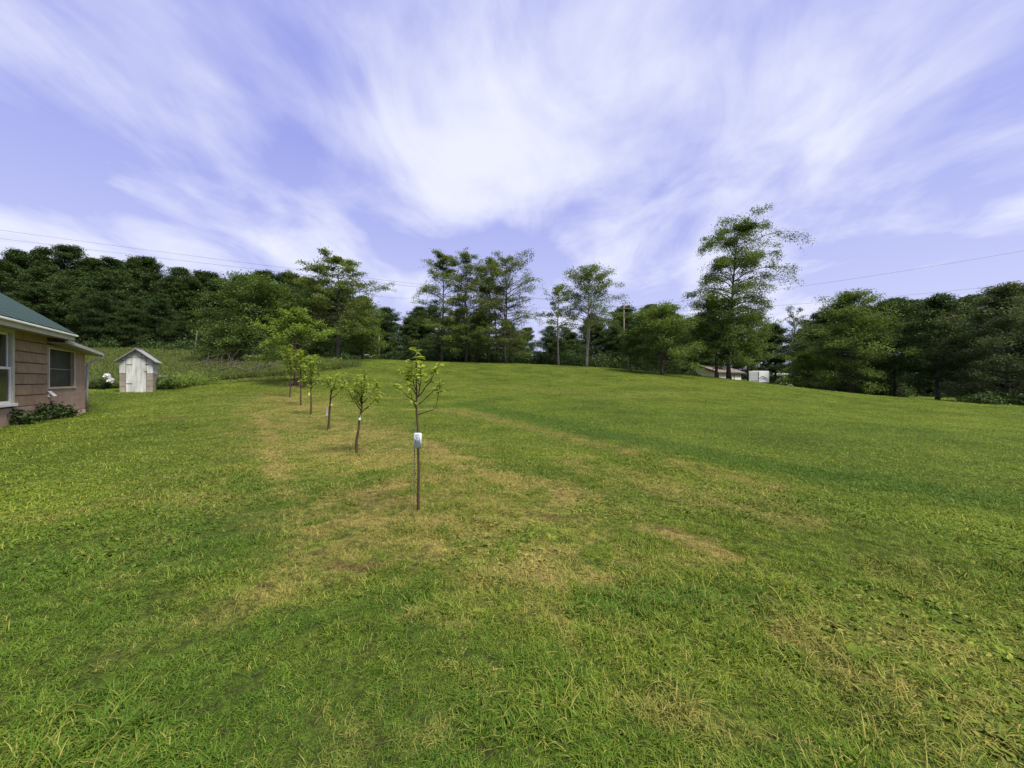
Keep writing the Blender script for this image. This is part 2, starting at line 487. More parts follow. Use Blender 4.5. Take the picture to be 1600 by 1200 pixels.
FIELD = np.array([(PX(-400, 20), 20.), (PX(60, 23.5), 23.5), (PX(150, 25), 25.), (PX(185, 25.5), 25.5), (PX(250, 25.6), 25.6), (PX(330, 28.3), 28.3), (PX(450, 31), 31.), (PX(545, 37.5), 37.5), (PX(552, 42), 42.), (PX(520, 50), 50.), (PX(540, 80), 80.), (PX(540, 140), 140.), (-300, 140.), (-300, 20.)])
ROWBAND = poly_px([(653, 795), (556, 710), (486, 648), (453, 620)])


def turf(x, y):
    """dry, bare, lush, field in 0..1 at plan positions"""
    wob = 0.5 * (vnoise(x * 1.7 + 11, y * 1.7 + 5) - 0.5) + 0.35 * (vnoise(x * 5 + 1, y * 5 + 8) - 0.5)
    dry = np.zeros(x.shape); bare = np.zeros(x.shape); lush = np.zeros(x.shape)
    for P, w, s in DRY_SHADE:
        dry = np.maximum(dry, s * np.exp(-(dist_poly(x, y, P) * (1 + wob) / w) ** 2))
    for P, w, s in BARE:
        bare = np.maximum(bare, s * np.exp(-(dist_poly(x, y, P) * (1 + wob) / w) ** 2))
    for P, w, s in LUSH_VIGNETTE:
        lush = np.maximum(lush, s * np.exp(-(dist_poly(x, y, P) * (1 + wob) / w) ** 2))
    # the strip along the young trees is thin and yellowish, breaking up into patches
    band = np.exp(-(dist_poly(x, y, ROWBAND) / 2.7) ** 2)
    patch = np.clip((vnoise(x * 1.1 + 3, y * 0.9 + 17) * 0.6 + vnoise(x * 3.3, y * 2.9) * 0.4 - 0.35) * 2.2, 0, 1)
    dry = np.maximum(dry, band * (0.40 + 0.52 * patch))
    spots = np.clip((vnoise(x * 0.9 + 70, y * 0.7 + 31) * 0.55 + vnoise(x * 2.7 + 9, y * 2.4 + 2) * 0.45 - 0.5) * 2.6, 0, 1)
    far = np.clip((np.hypot(x, y) - 1) / 5, 0, 1)
    dry = np.clip(np.maximum(dry, spots * 0.5 * np.clip(1.25 - dist_poly(x, y, ROWBAND) / 7.5, 0.12, 1)) * (1 - 0.8 * lush), 0, 1)
    brk = np.clip(-0.05 + 2.0 * (0.5 * vnoise(x * 4.1 + 2, y * 3.4 + 7) + 0.5 * vnoise(x * 11 + 4, y * 9 + 1)), 0, 1.25)
    dry = np.clip(dry * brk, 0, 1); bare = np.clip(bare * brk, 0, 1)
    ins = in_poly(x, y, FIELD)
    de = dist_poly(x, y, FIELD)
    field = np.where(ins, np.clip(0.5 + de / 1.2, 0, 1), np.clip(0.5 - de / 1.2, 0, 1))
    return dry, bare, lush, field


def grass_color(t, dry, bare, lush, field, fine, var, mid):
    g = t.ramp(t.math('ADD', t.math('MULTIPLY', var, 0.5), t.math('MULTIPLY', fine, 0.5)),
               [(0.27, (0.034, 0.072, 0.008)), (0.49, (0.120, 0.185, 0.018)), (0.72, (0.255, 0.305, 0.038))])
    g = t.mixc(t.math('MULTIPLY', lush, 0.75), g, (0.048, 0.120, 0.014))  # dark lush green, also carries the painted lens darkening
    g = t.mixc(t.math('MULTIPLY', t.ramp(t.math('ADD', dry, t.math('MULTIPLY', t.math('SUBTRACT', mid, 0.5), 0.7)), [(0.15, 0.0), (0.85, 1.0)]), 0.85), g, (0.390, 0.310, 0.095))
    g = t.mixc(t.ramp(t.math('ADD', bare, t.math('MULTIPLY', t.math('SUBTRACT', mid, 0.5), 0.6)), [(0.3, 0.0), (0.8, 0.8)]), g, (0.180, 0.115, 0.050))
    fc = t.mixc(mid, (0.072, 0.106, 0.024), (0.140, 0.168, 0.045))
    return t.mixc(field, g, fc)


def ground_mat():
    t = NT('turf_ground')
    pos = t.n('ShaderNodeNewGeometry').outputs['Position']
    var = t.noise(0.35, 4, 0.6, pos)
    mid = t.noise(2.2, 4, 0.62, pos)
    fine = t.noise(14, 5, 0.72, pos)
    vfine = t.noise(70, 3, 0.7, pos)
    c = grass_color(t, t.attr('dry'), t.attr('bare'), t.attr('lush'), t.attr('field'), fine, var, mid)
    # thatch and soil specks, darkened to average in the blades' self-shadow
    k = t.math('ADD', t.math('MULTIPLY', fine, 0.55), t.math('MULTIPLY', vfine, 0.45))
    c = t.mixc(t.ramp(k, [(0.43, 0.9), (0.63, 0.12)]), c, (0.030, 0.028, 0.011))
    hgt = t.math('ADD', fine, t.math('MULTIPLY', vfine, 0.6))
    return t.pbr(c, 0.95, 0, t.bump(hgt, 0.9, 0.05), 0.05)


M['ground'] = ground_mat()


def build_ground():
    r = np.concatenate([[0.0], np.geomspace(0.5, 130, 250), np.geomspace(135, 1600, 30)])
    fa = np.concatenate([np.linspace(-64, 64, 400), np.linspace(66, 294, 70)])
    A = np.radians(fa)
    rr, aa = np.meshgrid(r, A, indexing='ij')
    x = rr * np.sin(aa); y = rr * np.cos(aa)
    z = H(x, y)
    near = np.clip(1 - rr / 14, 0, 1)
    z = z + near * (0.055 * (vnoise(x * 5, y * 5) - 0.5) + 0.030 * (vnoise(x * 13, y * 13) - 0.5))
    dry, bare, lush, field = turf(x, y)
    z = z + field * (0.16 + 0.10 * (vnoise(x * 2.1, y * 2.1) - 0.5)) * np.clip((rr - 15) / 8, 0, 1)
    nR, nA = x.shape
    V = np.stack([x.ravel(), y.ravel(), z.ravel()], 1)
    i = np.arange(nR - 1)[:, None]; j = np.arange(nA)[None, :]
    j2 = (j + 1) % nA
    Q = np.stack([i * nA + j, i * nA + j2, (i + 1) * nA + j2, (i + 1) * nA + j], -1).reshape(-1, 4)
    me = fast_mesh('ground', V, Q[:, ::-1], dict(dry=dry.ravel(), bare=bare.ravel(), lush=lush.ravel(), field=field.ravel()))
    o = link('ground', me, M['ground'], smooth=True)
    tag(o, 'mown green lawn with straw-dry strips rising to a rough field', 'lawn', kind='structure')


build_ground()

# ------------------------------------------------------------------ grass blades (nobody could count them: one object)
def tuft_mesh(name, seed, n, lmin, lmax, width, spread, lay, broad=False):
    g = np.random.default_rng(seed); V = []; Q = []; T = []
    for _ in range(n):
        a = g.random() * 6.283; rad = spread * math.sqrt(g.random())
        b = np.array([math.cos(a) * rad, math.sin(a) * rad, -0.008])
        d = g.random() * 6.283; lean = lay * (0.35 + 0.9 * g.random()); Ln = g.uniform(lmin, lmax)
        dirh = np.array([math.cos(d), math.sin(d), 0]); side = np.array([-dirh[1], dirh[0], 0])
        tw = g.uniform(-0.7, 0.7); side = side * math.cos(tw) + np.array([0, 0, 1]) * math.sin(tw) * 0.5
        w = width * g.uniform(0.6, 1.2); tv = g.random()
        prev = None; p = b.copy(); ang = lean * 0.4
        seg = 3
        for k in range(seg + 1):
            s = k / seg
            ww = w * (1 - s ** 1.6) * 0.5 + 0.0004
            if broad: ww = w * 0.5 * math.sin(math.pi * min(0.97, 0.12 + 0.88 * s)) + 0.0006
            i0 = len(V); V += [p - side * ww, p + side * ww]; T += [tv, tv]
            if prev is not None: Q.append((prev, prev + 1, i0 + 1, i0))
            prev = i0
            ang = min(1.75, ang + lean * 0.55)
            p = p + (dirh * math.sin(ang) + np.array([0, 0, 1]) * math.cos(ang)) * Ln / seg
    return fast_mesh(name, np.array(V), np.array(Q), dict(tint=np.array(T)))


def grass_mat():
    t = NT('grass_blade')
    oi = t.n('ShaderNodeObjectInfo')
    pos = oi.outputs['Location']
    var = t.noise(0.35, 4, 0.6, pos); mid = t.noise(2.2, 4, 0.62, pos)
    tint = t.attr('tint')
    fine = t.math('ADD', t.math('MULTIPLY', tint, 0.55), t.math('MULTIPLY', oi.outputs['Random'], 0.45))
    I = 'INSTANCER'
    jit = t.math('MULTIPLY', t.math('SUBTRACT', tint, 0.45), 0.75)
    dry = t.math('ADD', t.attr('dry', I), t.math('MULTIPLY', jit, t.math('ADD', t.math('MULTIPLY', t.attr('dry', I), 1.1), 0.25)))
    dry = t.math('ADD', dry, t.math('MULTIPLY', t.math('GREATER_THAN', tint, 0.925), 0.40))
    c = grass_color(t, dry, t.attr('bare', I), t.attr('lush', I), t.attr('field', I), fine, var, mid)
    d = t.n('ShaderNodeBsdfPrincipled'); t.l(c, d.inputs['Base Color']); d.inputs['Roughness'].default_value = 0.6
    d.inputs['Specular IOR Level'].default_value = 0.10
    tr = t.n('ShaderNodeBsdfTranslucent'); t.l(c, tr.inputs['Color'])
    mx = t.n('ShaderNodeMixShader'); mx.inputs[0].default_value = 0.3
    t.l(d.outputs[0], mx.inputs[1]); t.l(tr.outputs[0], mx.inputs[2]); t.l(mx.outputs[0], t.out.inputs['Surface'])
    return t.m


M['grass'] = grass_mat()


def scatter(name, label, pts, idx, scale, attrs, protos):
    """one stuff object: blades instanced by geometry nodes on computed points"""
    pcol = bpy.data.collections.new(name + '_blades')
    for i, me in enumerate(protos):
        me.materials.append(M['grass'])
        pcol.objects.link(bpy.data.objects.new(f'blade_{i:02d}', me))
    me = bpy.data.meshes.new(name)
    me.vertices.add(len(pts)); me.vertices.foreach_set('co', np.ascontiguousarray(pts, np.float32).ravel())
    A = me.attributes
    a = A.new('pick', 'INT', 'POINT'); a.data.foreach_set('value', np.ascontiguousarray(idx, np.int32))
    a = A.new('scl', 'FLOAT', 'POINT'); a.data.foreach_set('value', np.ascontiguousarray(scale, np.float32))
    for k, v in attrs.items():
        a = A.new(k, 'FLOAT', 'POINT'); a.data.foreach_set('value', np.ascontiguousarray(v, np.float32))
    me.materials.append(M['grass'])
    o = bpy.data.objects.new(name, me); COL.objects.link(o)
    tag(o, label, 'grass', kind='stuff')
    ng = bpy.data.node_groups.new(name + '_nodes', 'GeometryNodeTree')
    ng.interface.new_socket('Geometry', in_out='INPUT', socket_type='NodeSocketGeometry')
    ng.interface.new_socket('Geometry', in_out='OUTPUT', socket_type='NodeSocketGeometry')
    N, L = ng.nodes.new, ng.links.new
    gi, go = N('NodeGroupInput'), N('NodeGroupOutput')
    m2p = N('GeometryNodeMeshToPoints'); ci = N('GeometryNodeCollectionInfo')
    ci.inputs['Collection'].default_value = pcol; ci.inputs['Separate Children'].default_value = True; ci.inputs['Reset Children'].default_value = True
    iop = N('GeometryNodeInstanceOnPoints'); iop.inputs['Pick Instance'].default_value = True
    na = N('GeometryNodeInputNamedAttribute'); na.data_type = 'INT'; na.inputs['Name'].default_value = 'pick'
    ns = N('GeometryNodeInputNamedAttribute'); ns.data_type = 'FLOAT'; ns.inputs['Name'].default_value = 'scl'
    rv = N('FunctionNodeRandomValue'); rv.data_type = 'FLOAT_VECTOR'
    rv.inputs[0].default_value = (-0.15, -0.15, 0); rv.inputs[1].default_value = (0.15, 0.15, 6.283)
    L(gi.outputs[0], m2p.inputs['Mesh']); L(m2p.outputs[0], iop.inputs['Points'])
    L(ci.outputs[0], iop.inputs['Instance'])
    L(na.outputs['Attribute'], iop.inputs['Instance Index']); L(ns.outputs['Attribute'], iop.inputs['Scale'])
    L(rv.outputs[0], iop.inputs['Rotation']); L(iop.outputs[0], go.inputs[0])
    md = o.modifiers.new('scatter', 'NODES'); md.node_group = ng
    return o


def build_grass():
    g = np.random.default_rng(21)
    protos = []
    for s in range(5): protos.append(tuft_mesh('tuft', 100 + s, 20, 0.022, 0.062, 0.0046, 0.045, 1.25))            # 0-4 mown turf
    for s in range(3): protos.append(tuft_mesh('tuft_flat', 120 + s, 20, 0.04, 0.095, 0.0034, 0.055, 2.2))           # 5-7 lying straw
    for s in range(2): protos.append(tuft_mesh('tuft_tall', 140 + s, 14, 0.05, 0.11, 0.0052, 0.035, 1.1))           # 8-9 taller clumps
    for s in range(2): protos.append(tuft_mesh('tuft_broad', 160 + s, 8, 0.032, 0.060, 0.027, 0.05, 1.6, True))     # 10-11 clover and broad weeds
    for s in range(3): protos.append(tuft_mesh('tuft_far', 180 + s, 30, 0.028, 0.065, 0.0090, 0.14, 1.25))          # 12-14 coarser, farther out
    for s in range(3): protos.append(tuft_mesh('tuft_field', 200 + s, 22, 0.16, 0.42, 0.018, 0.20, 0.8))            # 15-17 unmown field

    def wedge(n, r0, r1, half, p):
        r = (r0 ** p + (r1 ** p - r0 ** p) * g.random(n)) ** (1 / p)
        a = np.radians(g.uniform(-half, half, n))
        return r * np.sin(a), r * np.cos(a), r
    X, Y, I, S = [], [], [], []
    # near turf: about 420 tufts a square metre thinning outward
    x, y, r = wedge(115000, 0.9, 9.0, 60, 1.35)
    dry, bare, lush, field = turf(x, y)
    clump = vnoise(x * 1.6 + 5, y * 1.6 + 2) * 0.6 + vnoise(x * 4.5, y * 4.5) * 0.4
    u = g.random(len(x))
    idx = g.integers(0, 5, len(x))
    idx = np.where(u < 0.75 * dry + 0.5 * bare, g.integers(5, 8, len(x)), idx)
    idx = np.where((clump > 0.60) & (u > 0.72), g.integers(8, 10, len(x)), idx)
    weed = vnoise(x * 0.8 + 60, y * 0.8 + 90)
    idx = np.where((weed > 0.50) & (g.random(len(x)) < 0.30), g.integers(10, 12, len(x)), idx)
    s = (0.6 + 0.75 * clump) * g.uniform(0.75, 1.2, len(x)) * (1 - 0.30 * dry) * (1 - 0.4 * bare)
    gap = vnoise(x * 13 + 31, y * 13 + 7) * 0.55 + vnoise(x * 27, y * 27) * 0.45
    keep = (g.random(len(x)) > bare * 0.45 + 0.15 * dry) & (g.random(len(x)) < np.clip(0.15 + 2.4 * (gap - 0.25), 0.06, 1))
    s = s * np.clip(0.55 + 0.78 * gap, 0.6, 1.15)
    X.append(x[keep]); Y.append(y[keep]); I.append(idx[keep]); S.append(s[keep])
    # farther turf
    x, y, r = wedge(150000, 6.0, 72.0, 58, 1.05)
    dry, bare, lush, field = turf(x, y)
    idx = g.integers(12, 15, len(x)); s = g.uniform(0.6, 1.15, len(x)) * (1 + 0.022 * r) * (1 - 0.3 * dry)
    keep = (field < 0.4) & (g.random(len(x)) > 0.7 * bare) & (g.random(len(x)) < np.clip((72 - r) / 25, 0, 1))
    X.append(x[keep]); Y.append(y[keep]); I.append(idx[keep]); S.append(s[keep])
    # rough field beyond the lawn edge
    x, y, r = wedge(60000, 24.0, 92.0, 58, 1.0)
    dry, bare, lush, field = turf(x, y)
    keep = field > 0.5
    x, y, r = x[keep], y[keep], r[keep]
    X.append(x); Y.append(y); I.append(g.integers(15, 18, len(x))); S.append(g.uniform(0.6, 1.25, len(x)) * (1 + 0.006 * r))
    # rank growth along the lawn's edge
    P = FIELD[1:9]; n = 2600
    seg = g.integers(0, len(P) - 1, n); t = g.random(n)[:, None]
    q = P[seg] * (1 - t) + P[seg + 1] * t + g.normal(0, 0.35, (n, 2)) + np.array([[-0.25, 0.45]])
    X.append(q[:, 0]); Y.append(q[:, 1]); I.append(g.integers(15, 18, n)); S.append(g.uniform(0.7, 1.6, n))
    X, Y, I, S = map(np.concatenate, (X, Y, I, S))
    dry, bare, lush, field = turf(X, Y)
    field = np.where(I >= 15, 1.0, np.minimum(field, 0.4))
    Z = H(X, Y)
    near = np.clip(1 - np.hypot(X, Y) / 14, 0, 1)
    Z = Z + near * (0.055 * (vnoise(X * 5, Y * 5) - 0.5) + 0.030 * (vnoise(X * 13, Y * 13) - 0.5)) + 0.12 * (field > 0.9)
    scatter('grass', 'short grass blades, clover and straw covering the lawn and field', np.stack([X, Y, Z], 1), I, S,
            dict(dry=dry, bare=bare, lush=lush, field=field), protos)


build_grass()

# ------------------------------------------------------------------ trees
def leaves_mesh(name, P, size, g, up=0.5, aspect=0.55):
    """leaf-sized folded faces at points P"""
    n = len(P)
    nrm = g.normal(0, 1, (n, 3)); nrm[:, 2] = np.abs(nrm[:, 2]) + up
    nrm /= np.linalg.norm(nrm, axis=1)[:, None]
    a = g.normal(0, 1, (n, 3)); u = np.cross(nrm, a); u /= np.linalg.norm(u, axis=1)[:, None] + 1e-9
    w = np.cross(nrm, u)
    s = (size * g.uniform(0.55, 1.3, n))[:, None]
    V = np.empty((n, 4, 3))
    V[:, 0] = P - u * s * 0.5; V[:, 2] = P + u * s * 0.5 - nrm * s * 0.12
    V[:, 1] = P + w * s * aspect * 0.5 + nrm * s * 0.10; V[:, 3] = P - w * s * aspect * 0.5 + nrm * s * 0.10
    T = np.repeat(np.clip(g.normal(0.5, 0.22, n), 0, 1), 4)
    return fast_mesh(name, V.reshape(-1, 3), np.arange(4 * n).reshape(-1, 4), dict(tint=T))


def grow(seed, Ht, cb, env, npr, elev, droop, nsec, nleaf, leaf, jit, tr, lean=(0, 0), trunks=1, flat=0.6, top=0.97, wob=0.05, up=0.5, sec=0.42, topcut=None):
    """returns (wood mesh, crown mesh). env(t): branch reach in m over the crown's height 0..1; elev(t): branch angle"""
    nleaf = int(nleaf * 1.55); leaf = leaf * 0.81
    g = np.random.default_rng(seed); mb = MB(); anchors = []; wts = []
    for k in range(trunks):
        Hk = Ht * (1 if k == 0 else g.uniform(0.72, 0.94))
        off = np.array([0, 0, 0]) if k == 0 else np.array([*g.normal(0, 0.35 + tr, 2), 0])
        lk = np.array(lean) if k == 0 else np.array(lean) + g.normal(0, 0.07 * Ht, 2)
        nt = 12; ts = np.linspace(0, 1, nt)
        wv = np.cumsum(g.normal(0, wob * Ht / nt, (nt, 2)), 0); wv -= wv[0]
        tp = np.stack([off[0] + lk[0] * ts ** 1.3 + wv[:, 0], off[1] + lk[1] * ts ** 1.3 + wv[:, 1], -0.25 + (Hk * top + 0.25) * ts], 1)
        rad = tr * (1 if k == 0 else 0.7) * ((1 - ts) ** 0.85 * 0.95 + 0.05)
        rad[0] *= 1.45
        mb.tube(tp, rad, 8)
        n1 = npr if k == 0 else int(npr * 0.6)
        for i in range(n1):
            tc = ((i + g.random()) / n1) ** 0.9
            t = cb + (1 - cb) * tc * 0.985
            base = np.array([np.interp(t, ts, tp[:, c]) for c in range(3)])
            az = i * 2.39996 + g.normal(0, 0.45) + k
            Lp = env(tc) * g.uniform(0.50, 1.18)
            if Lp < 0.15: continue
            e = elev(tc) + g.normal(0, 0.13)
            m = 6; pts = [base]; d_az = az
            for q in range(m):
                ee = e + droop * (q / m)
                d_az += g.normal(0, 0.12)
                pts.append(pts[-1] + Lp / m * np.array([math.cos(ee) * math.cos(d_az), math.cos(ee) * math.sin(d_az), math.sin(ee)]))
            pts = np.array(pts)
            r0 = min(float(np.interp(t, ts, rad)) * 0.6, 0.020 * Lp + 0.012)
            mb.tube(pts, np.linspace(r0, 0.012, m + 1), 5, False)
            for s_ in np.linspace(0.45, 1.0, 5):
                anchors.append([np.interp(s_ * m, range(m + 1), pts[:, c]) for c in range(3)]); wts.append(0.3 + 0.7 * s_)
            for j in range(nsec):
                s_ = g.uniform(0.18, 1.0); st = np.array([np.interp(s_ * m, range(m + 1), pts[:, c]) for c in range(3)])
                L2 = Lp * sec * g.uniform(0.5, 1.1) * (1.2 - 0.6 * s_)
                a2 = d_az + g.choice([-1, 1]) * g.uniform(0.35, 1.2); e2 = e + droop * s_ + g.normal(0.05, 0.28)
                dv = np.array([math.cos(e2) * math.cos(a2), math.cos(e2) * math.sin(a2), math.sin(e2)])
                mid = st + dv * L2 * 0.55; end = mid + (dv + np.array([0, 0, droop * 0.6])) * L2 * 0.45
                if j % 2 == 0: mb.tube([st, mid, end], [r0 * 0.4 + 0.006, 0.014, 0.006], 3, False)
                for s2 in (0.3, 0.55, 0.8, 1.0):
                    p = st + (mid - st) * min(1, s2 / 0.55) if s2 < 0.55 else mid + (end - mid) * (s2 - 0.55) / 0.45
                    anchors.append(p); wts.append(0.35 + 1.1 * (s_ * 0.6 + s2 * 0.4))
        anchors.append(tp[-1]); wts.append(1.5)
    A = np.array(anchors); W = np.array(wts) * g.gamma(1.1, 1.0, len(wts)); W /= W.sum()
    pick = g.choice(len(A), nleaf, p=W)
    P = A[pick] + np.clip(g.normal(0, 1, (nleaf, 3)), -1.6, 1.6) * np.array([jit, jit, jit * flat])
    P = P[P[:, 2] > 0.15]
    return mb.mesh('trunk'), leaves_mesh('crown', P, leaf, g, up)


def put_tree(name, label, wood, crown, wmat, cmat, x, y, s=1.0, rz=0.0, group=None, cat='tree', sz=None, sink=0.0):
    t = thing(name, label, cat, (x, y, h1(x, y) - sink), rz, group)
    t.scale = (s, s, sz or s)
    link('trunk', wood, wmat, t, smooth=True)
    c = link('crown', crown, cmat, t)
    return t


def tree_px(name, label, px, Z, top_py, wmat, cmat, seed, group=None, **kw):
    x = PX(px, Z); Ht = HZ(top_py, Z) - h1(x, Z)
    w, c = grow(seed, Ht, **kw)
    return put_tree(name, label, w, c, M[wmat], M[cmat], x, Z, group=group)


# --- the tall thin-trunked trees on the crest, one beside the other
def layered(px_half, Z):  # crown reach: narrow, widest a little below the middle
    Rm = px_half / F * Z
    return lambda t: Rm * (1.35 - 0.25 * t if t < 0.70 else 1.18 * (1 - (t - 0.70) / 0.30) ** 0.6 + 0.15)


LK = dict(cb=0.13, npr=44, elev=lambda t: 0.12 + 0.75 * t, droop=-0.35, nsec=9, nleaf=14500, leaf=0.245, jit=0.33, tr=0.20, flat=0.5, wob=0.05, sec=0.55)
tree_px('locust_tree', 'tall thin tree with open layered crown, first of the clump, beside the darker wood', 690, 62, 397, 'bark', 'leaf_locust', 11, 'tall thin trees on the crest', env=layered(33, 62), **LK)
tree_px('locust_tree', 'tallest of the clumped thin trees, twin dark trunks and narrow layered crown', 728, 63, 393, 'bark', 'leaf_locust', 12, 'tall thin trees on the crest', env=layered(31, 63), trunks=2, **LK)
tree_px('locust_tree', 'thin straight tree squeezed between two taller trees of the crest clump', 762, 65, 406, 'bark', 'leaf_locust', 13, 'tall thin trees on the crest', env=layered(27, 65), **LK)
tree_px('locust_tree', 'tall thin tree with widest layered crown at the open end of the clump', 790, 62, 401, 'bark', 'leaf_locust', 14, 'tall thin trees on the crest', env=layered(44, 62), trunks=2, **LK)
tree_px('locust_tree', 'slender pole-like tree leaning among the clump, small crown', 745, 66, 425, 'bark', 'leaf_locust', 15, 'tall thin trees on the crest', env=layered(20, 66), lean=(1.2, 0), **{**LK, 'cb': 0.45, 'npr': 24, 'nleaf': 2600, 'tr': 0.17})
tree_px('locust_tree', 'slender short tree behind the clump with a pale bare lower trunk', 776, 68, 440, 'bark', 'leaf_locust', 16, 'tall thin trees on the crest', env=layered(24, 68), lean=(-0.8, 0), **{**LK, 'cb': 0.4, 'npr': 24, 'nleaf': 2800, 'tr': 0.17})
# --- the looser trees right of the clump
tree_px('slender_tree', 'slender pale-trunked tree with thin crown beside the forked tree', 873, 66, 448, 'bark_pale', 'leaf_locust', 21, cb=0.42, env=layered(25, 66), npr=26, elev=lambda t: 0.25 + 0.5 * t, droop=-0.3, nsec=7, nleaf=3000, leaf=0.30, jit=0.28, tr=0.19, wob=0.05)
tree_px('forked_tree', 'tall airy tree with forking limbs and rounded open crown', 917, 60, 424, 'bark_pale', 'leaf_mid', 22, cb=0.40, env=lambda t: 5.4 * math.sin(math.pi * min(0.97, 0.22 + 0.74 * t)) ** 0.8, npr=36, elev=lambda t: 0.45 + 0.5 * t, droop=-0.6, nsec=9, nleaf=12500, leaf=0.25, jit=0.36, tr=0.17, sec=0.55, trunks=2, wob=0.05)
# --- left: tall layered tree, the broad thicket trees in front of the wood
tree_px('layered_tree', 'tall tree with flat tiered branches rising above the broad thicket', 527, 50, 404, 'bark', 'leaf_locust', 31, cb=0.30, env=lambda t: 5.0 * (1.0 if t < 0.6 else ((1 - t) / 0.4) ** 0.6 * 0.9 + 0.12), npr=46, elev=lambda t: 0.05 + 0.5 * t ** 2, droop=-0.15, nsec=10, nleaf=19000, leaf=0.24, jit=0.30, tr=0.24, flat=0.45, wob=0.03, sec=0.55)
BUSHY = dict(cb=0.04, npr=60, elev=lambda t: 0.10 + 0.80 * t, droop=-0.35, nsec=9, leaf=0.25, jit=0.42, tr=0.16, sec=0.5, trunks=2, flat=0.6)
dome = lambda Rm: (lambda t: Rm * math.sqrt(max(0.02, 1 - (t * 0.97) ** 2.2)))
tree_px('thicket_tree', 'broad light green tree spreading low over the unmown field', 402, 47, 446, 'bark', 'leaf_mid', 41, env=dome(5.6), nleaf=26000, **BUSHY)
tree_px('thicket_tree', 'low spreading tree filling the gap beside the tiered tree', 462, 51, 470, 'bark', 'leaf_mid', 42, env=dome(4.6), nleaf=19000, **BUSHY)
tree_px('thicket_tree', 'bushy tree behind the tiered tree, reaching down to the lawn crest', 566, 57, 472, 'bark', 'leaf_mid', 43, env=dome(3.4), nleaf=14000, **{**BUSHY, 'cb': 0.16})
tree_px('thicket_tree', 'small shrubby tree at the wood edge by the pale leaning stem', 345, 50, 512, 'bark', 'leaf_mid', 44, env=dome(2.9), nleaf=6500, **BUSHY)
# --- the small bright tree on the lawn's edge
tree_px('small_tree', 'small bright green tree in a bare soil ring on the lawn edge', 461, 27.5, 488, 'sap_bark', 'leaf_light', 51, cb=0.22, env=lambda t: 2.75 * (0.95 - 0.15 * t if t < 0.5 else 0.88 * ((1 - t) / 0.5) ** 0.8 + 0.04), npr=26, elev=lambda t: 0.12 + 0.8 * t, droop=-0.1, nsec=7, nleaf=7500, leaf=0.17, jit=0.20, tr=0.10, flat=0.6)
# --- round trees and the big tree above the garage
tree_px('small_round_tree', 'very small round tree on a short stem beside the bigger round tree', 985, 54, 520, 'bark', 'leaf_mid', 61, cb=0.22, env=dome(2.2), npr=26, elev=lambda t: 0.2 + 0.8 * t, droop=-0.3, nsec=7, nleaf=3600, leaf=0.24, jit=0.25, tr=0.13)
tree_px('round_tree', 'broad low round tree casting shade on the lawn crest', 1034, 52, 488, 'bark', 'leaf_mid', 62, cb=0.17, env=dome(5.1), npr=60, elev=lambda t: 0.12 + 0.85 * t, droop=-0.4, nsec=9, nleaf=21000, leaf=0.24, jit=0.40, tr=0.20)
tree_px('big_tree', 'tallest ragged tree with drooping branch tips standing before the cream garage', 1139, 55, 350, 'bark', 'leaf_mid', 63, cb=0.16, env=lambda t: 7.6 * (0.74 + 0.22 * math.sin(8.5 * t + 4.0) if t < 0.78 else 0.85 * (1 - (t - 0.78) / 0.22) ** 0.55 + 0.14), npr=66, elev=lambda t: 0.15 + 0.72 * t, droop=-1.15, nsec=11, nleaf=40000, leaf=0.25, jit=0.36, tr=0.28, lean=(0.9, 0), wob=0.04, sec=0.5)
tree_px('companion_tree', 'shorter dense tree close beside the tallest ragged tree', 1120, 55.5, 470, 'bark', 'leaf_mid', 64, cb=0.25, env=dome(5.0), npr=50, elev=lambda t: 0.1 + 0.7 * t, droop=-0.4, nsec=9, nleaf=21000, leaf=0.24, jit=0.40, tr=0.22)
tree_px('companion_tree', 'dense tree filling the space between the tallest tree and the trailer', 1168, 63, 492, 'bark', 'leaf_mid', 65, cb=0.34, env=dome(4.4), npr=46, elev=lambda t: 0.1 + 0.7 * t, droop=-0.4, nsec=9, nleaf=15000, leaf=0.25, jit=0.40, tr=0.16)
# --- right-hand group
tree_px('sparse_tree', 'thin-leaved grey tree with open twiggy top behind the trailer', 1240, 80, 486, 'bark', 'leaf_grey', 71, cb=0.36, env=lambda t: 4.2 * (0.9 - 0.4 * t), npr=26, elev=lambda t: 0.45 + 0.5 * t, droop=-0.1, nsec=7, nleaf=1900, leaf=0.30, jit=0.25, tr=0.24)
tree_px('low_tree', 'low bright bushy tree next to the gravel mound', 1262, 57, 556, 'bark', 'leaf_light', 72, cb=0.10, env=dome(3.4), npr=36, elev=lambda t: 0.1 + 0.8 * t, droop=-0.4, nsec=8, nleaf=5200, leaf=0.26, jit=0.3, tr=0.14)
ov = lambda Rm: (lambda t: Rm * math.sin(math.pi * min(0.985, 0.22 + 0.77 * t)) ** 0.75)
tree_px('large_tree', 'large full tree with a forked trunk low at the lawn edge', 1328, 52, 458, 'bark', 'leaf_mid', 73, cb=0.13, env=ov(5.9), npr=64, elev=lambda t: 0.05 + 0.85 * t, droop=-0.3, nsec=10, nleaf=27000, leaf=0.25, jit=0.42, tr=0.17, trunks=2)
tree_px('large_tree', 'large dark tree between the forked-trunk tree and the short-trunk tree', 1398, 53, 466, 'bark', 'leaf_wood', 74, cb=0.07, env=ov(5.0), npr=56, elev=lambda t: 0.05 + 0.8 * t, droop=-0.35, nsec=10, nleaf=22000, leaf=0.25, jit=0.45, tr=0.2)
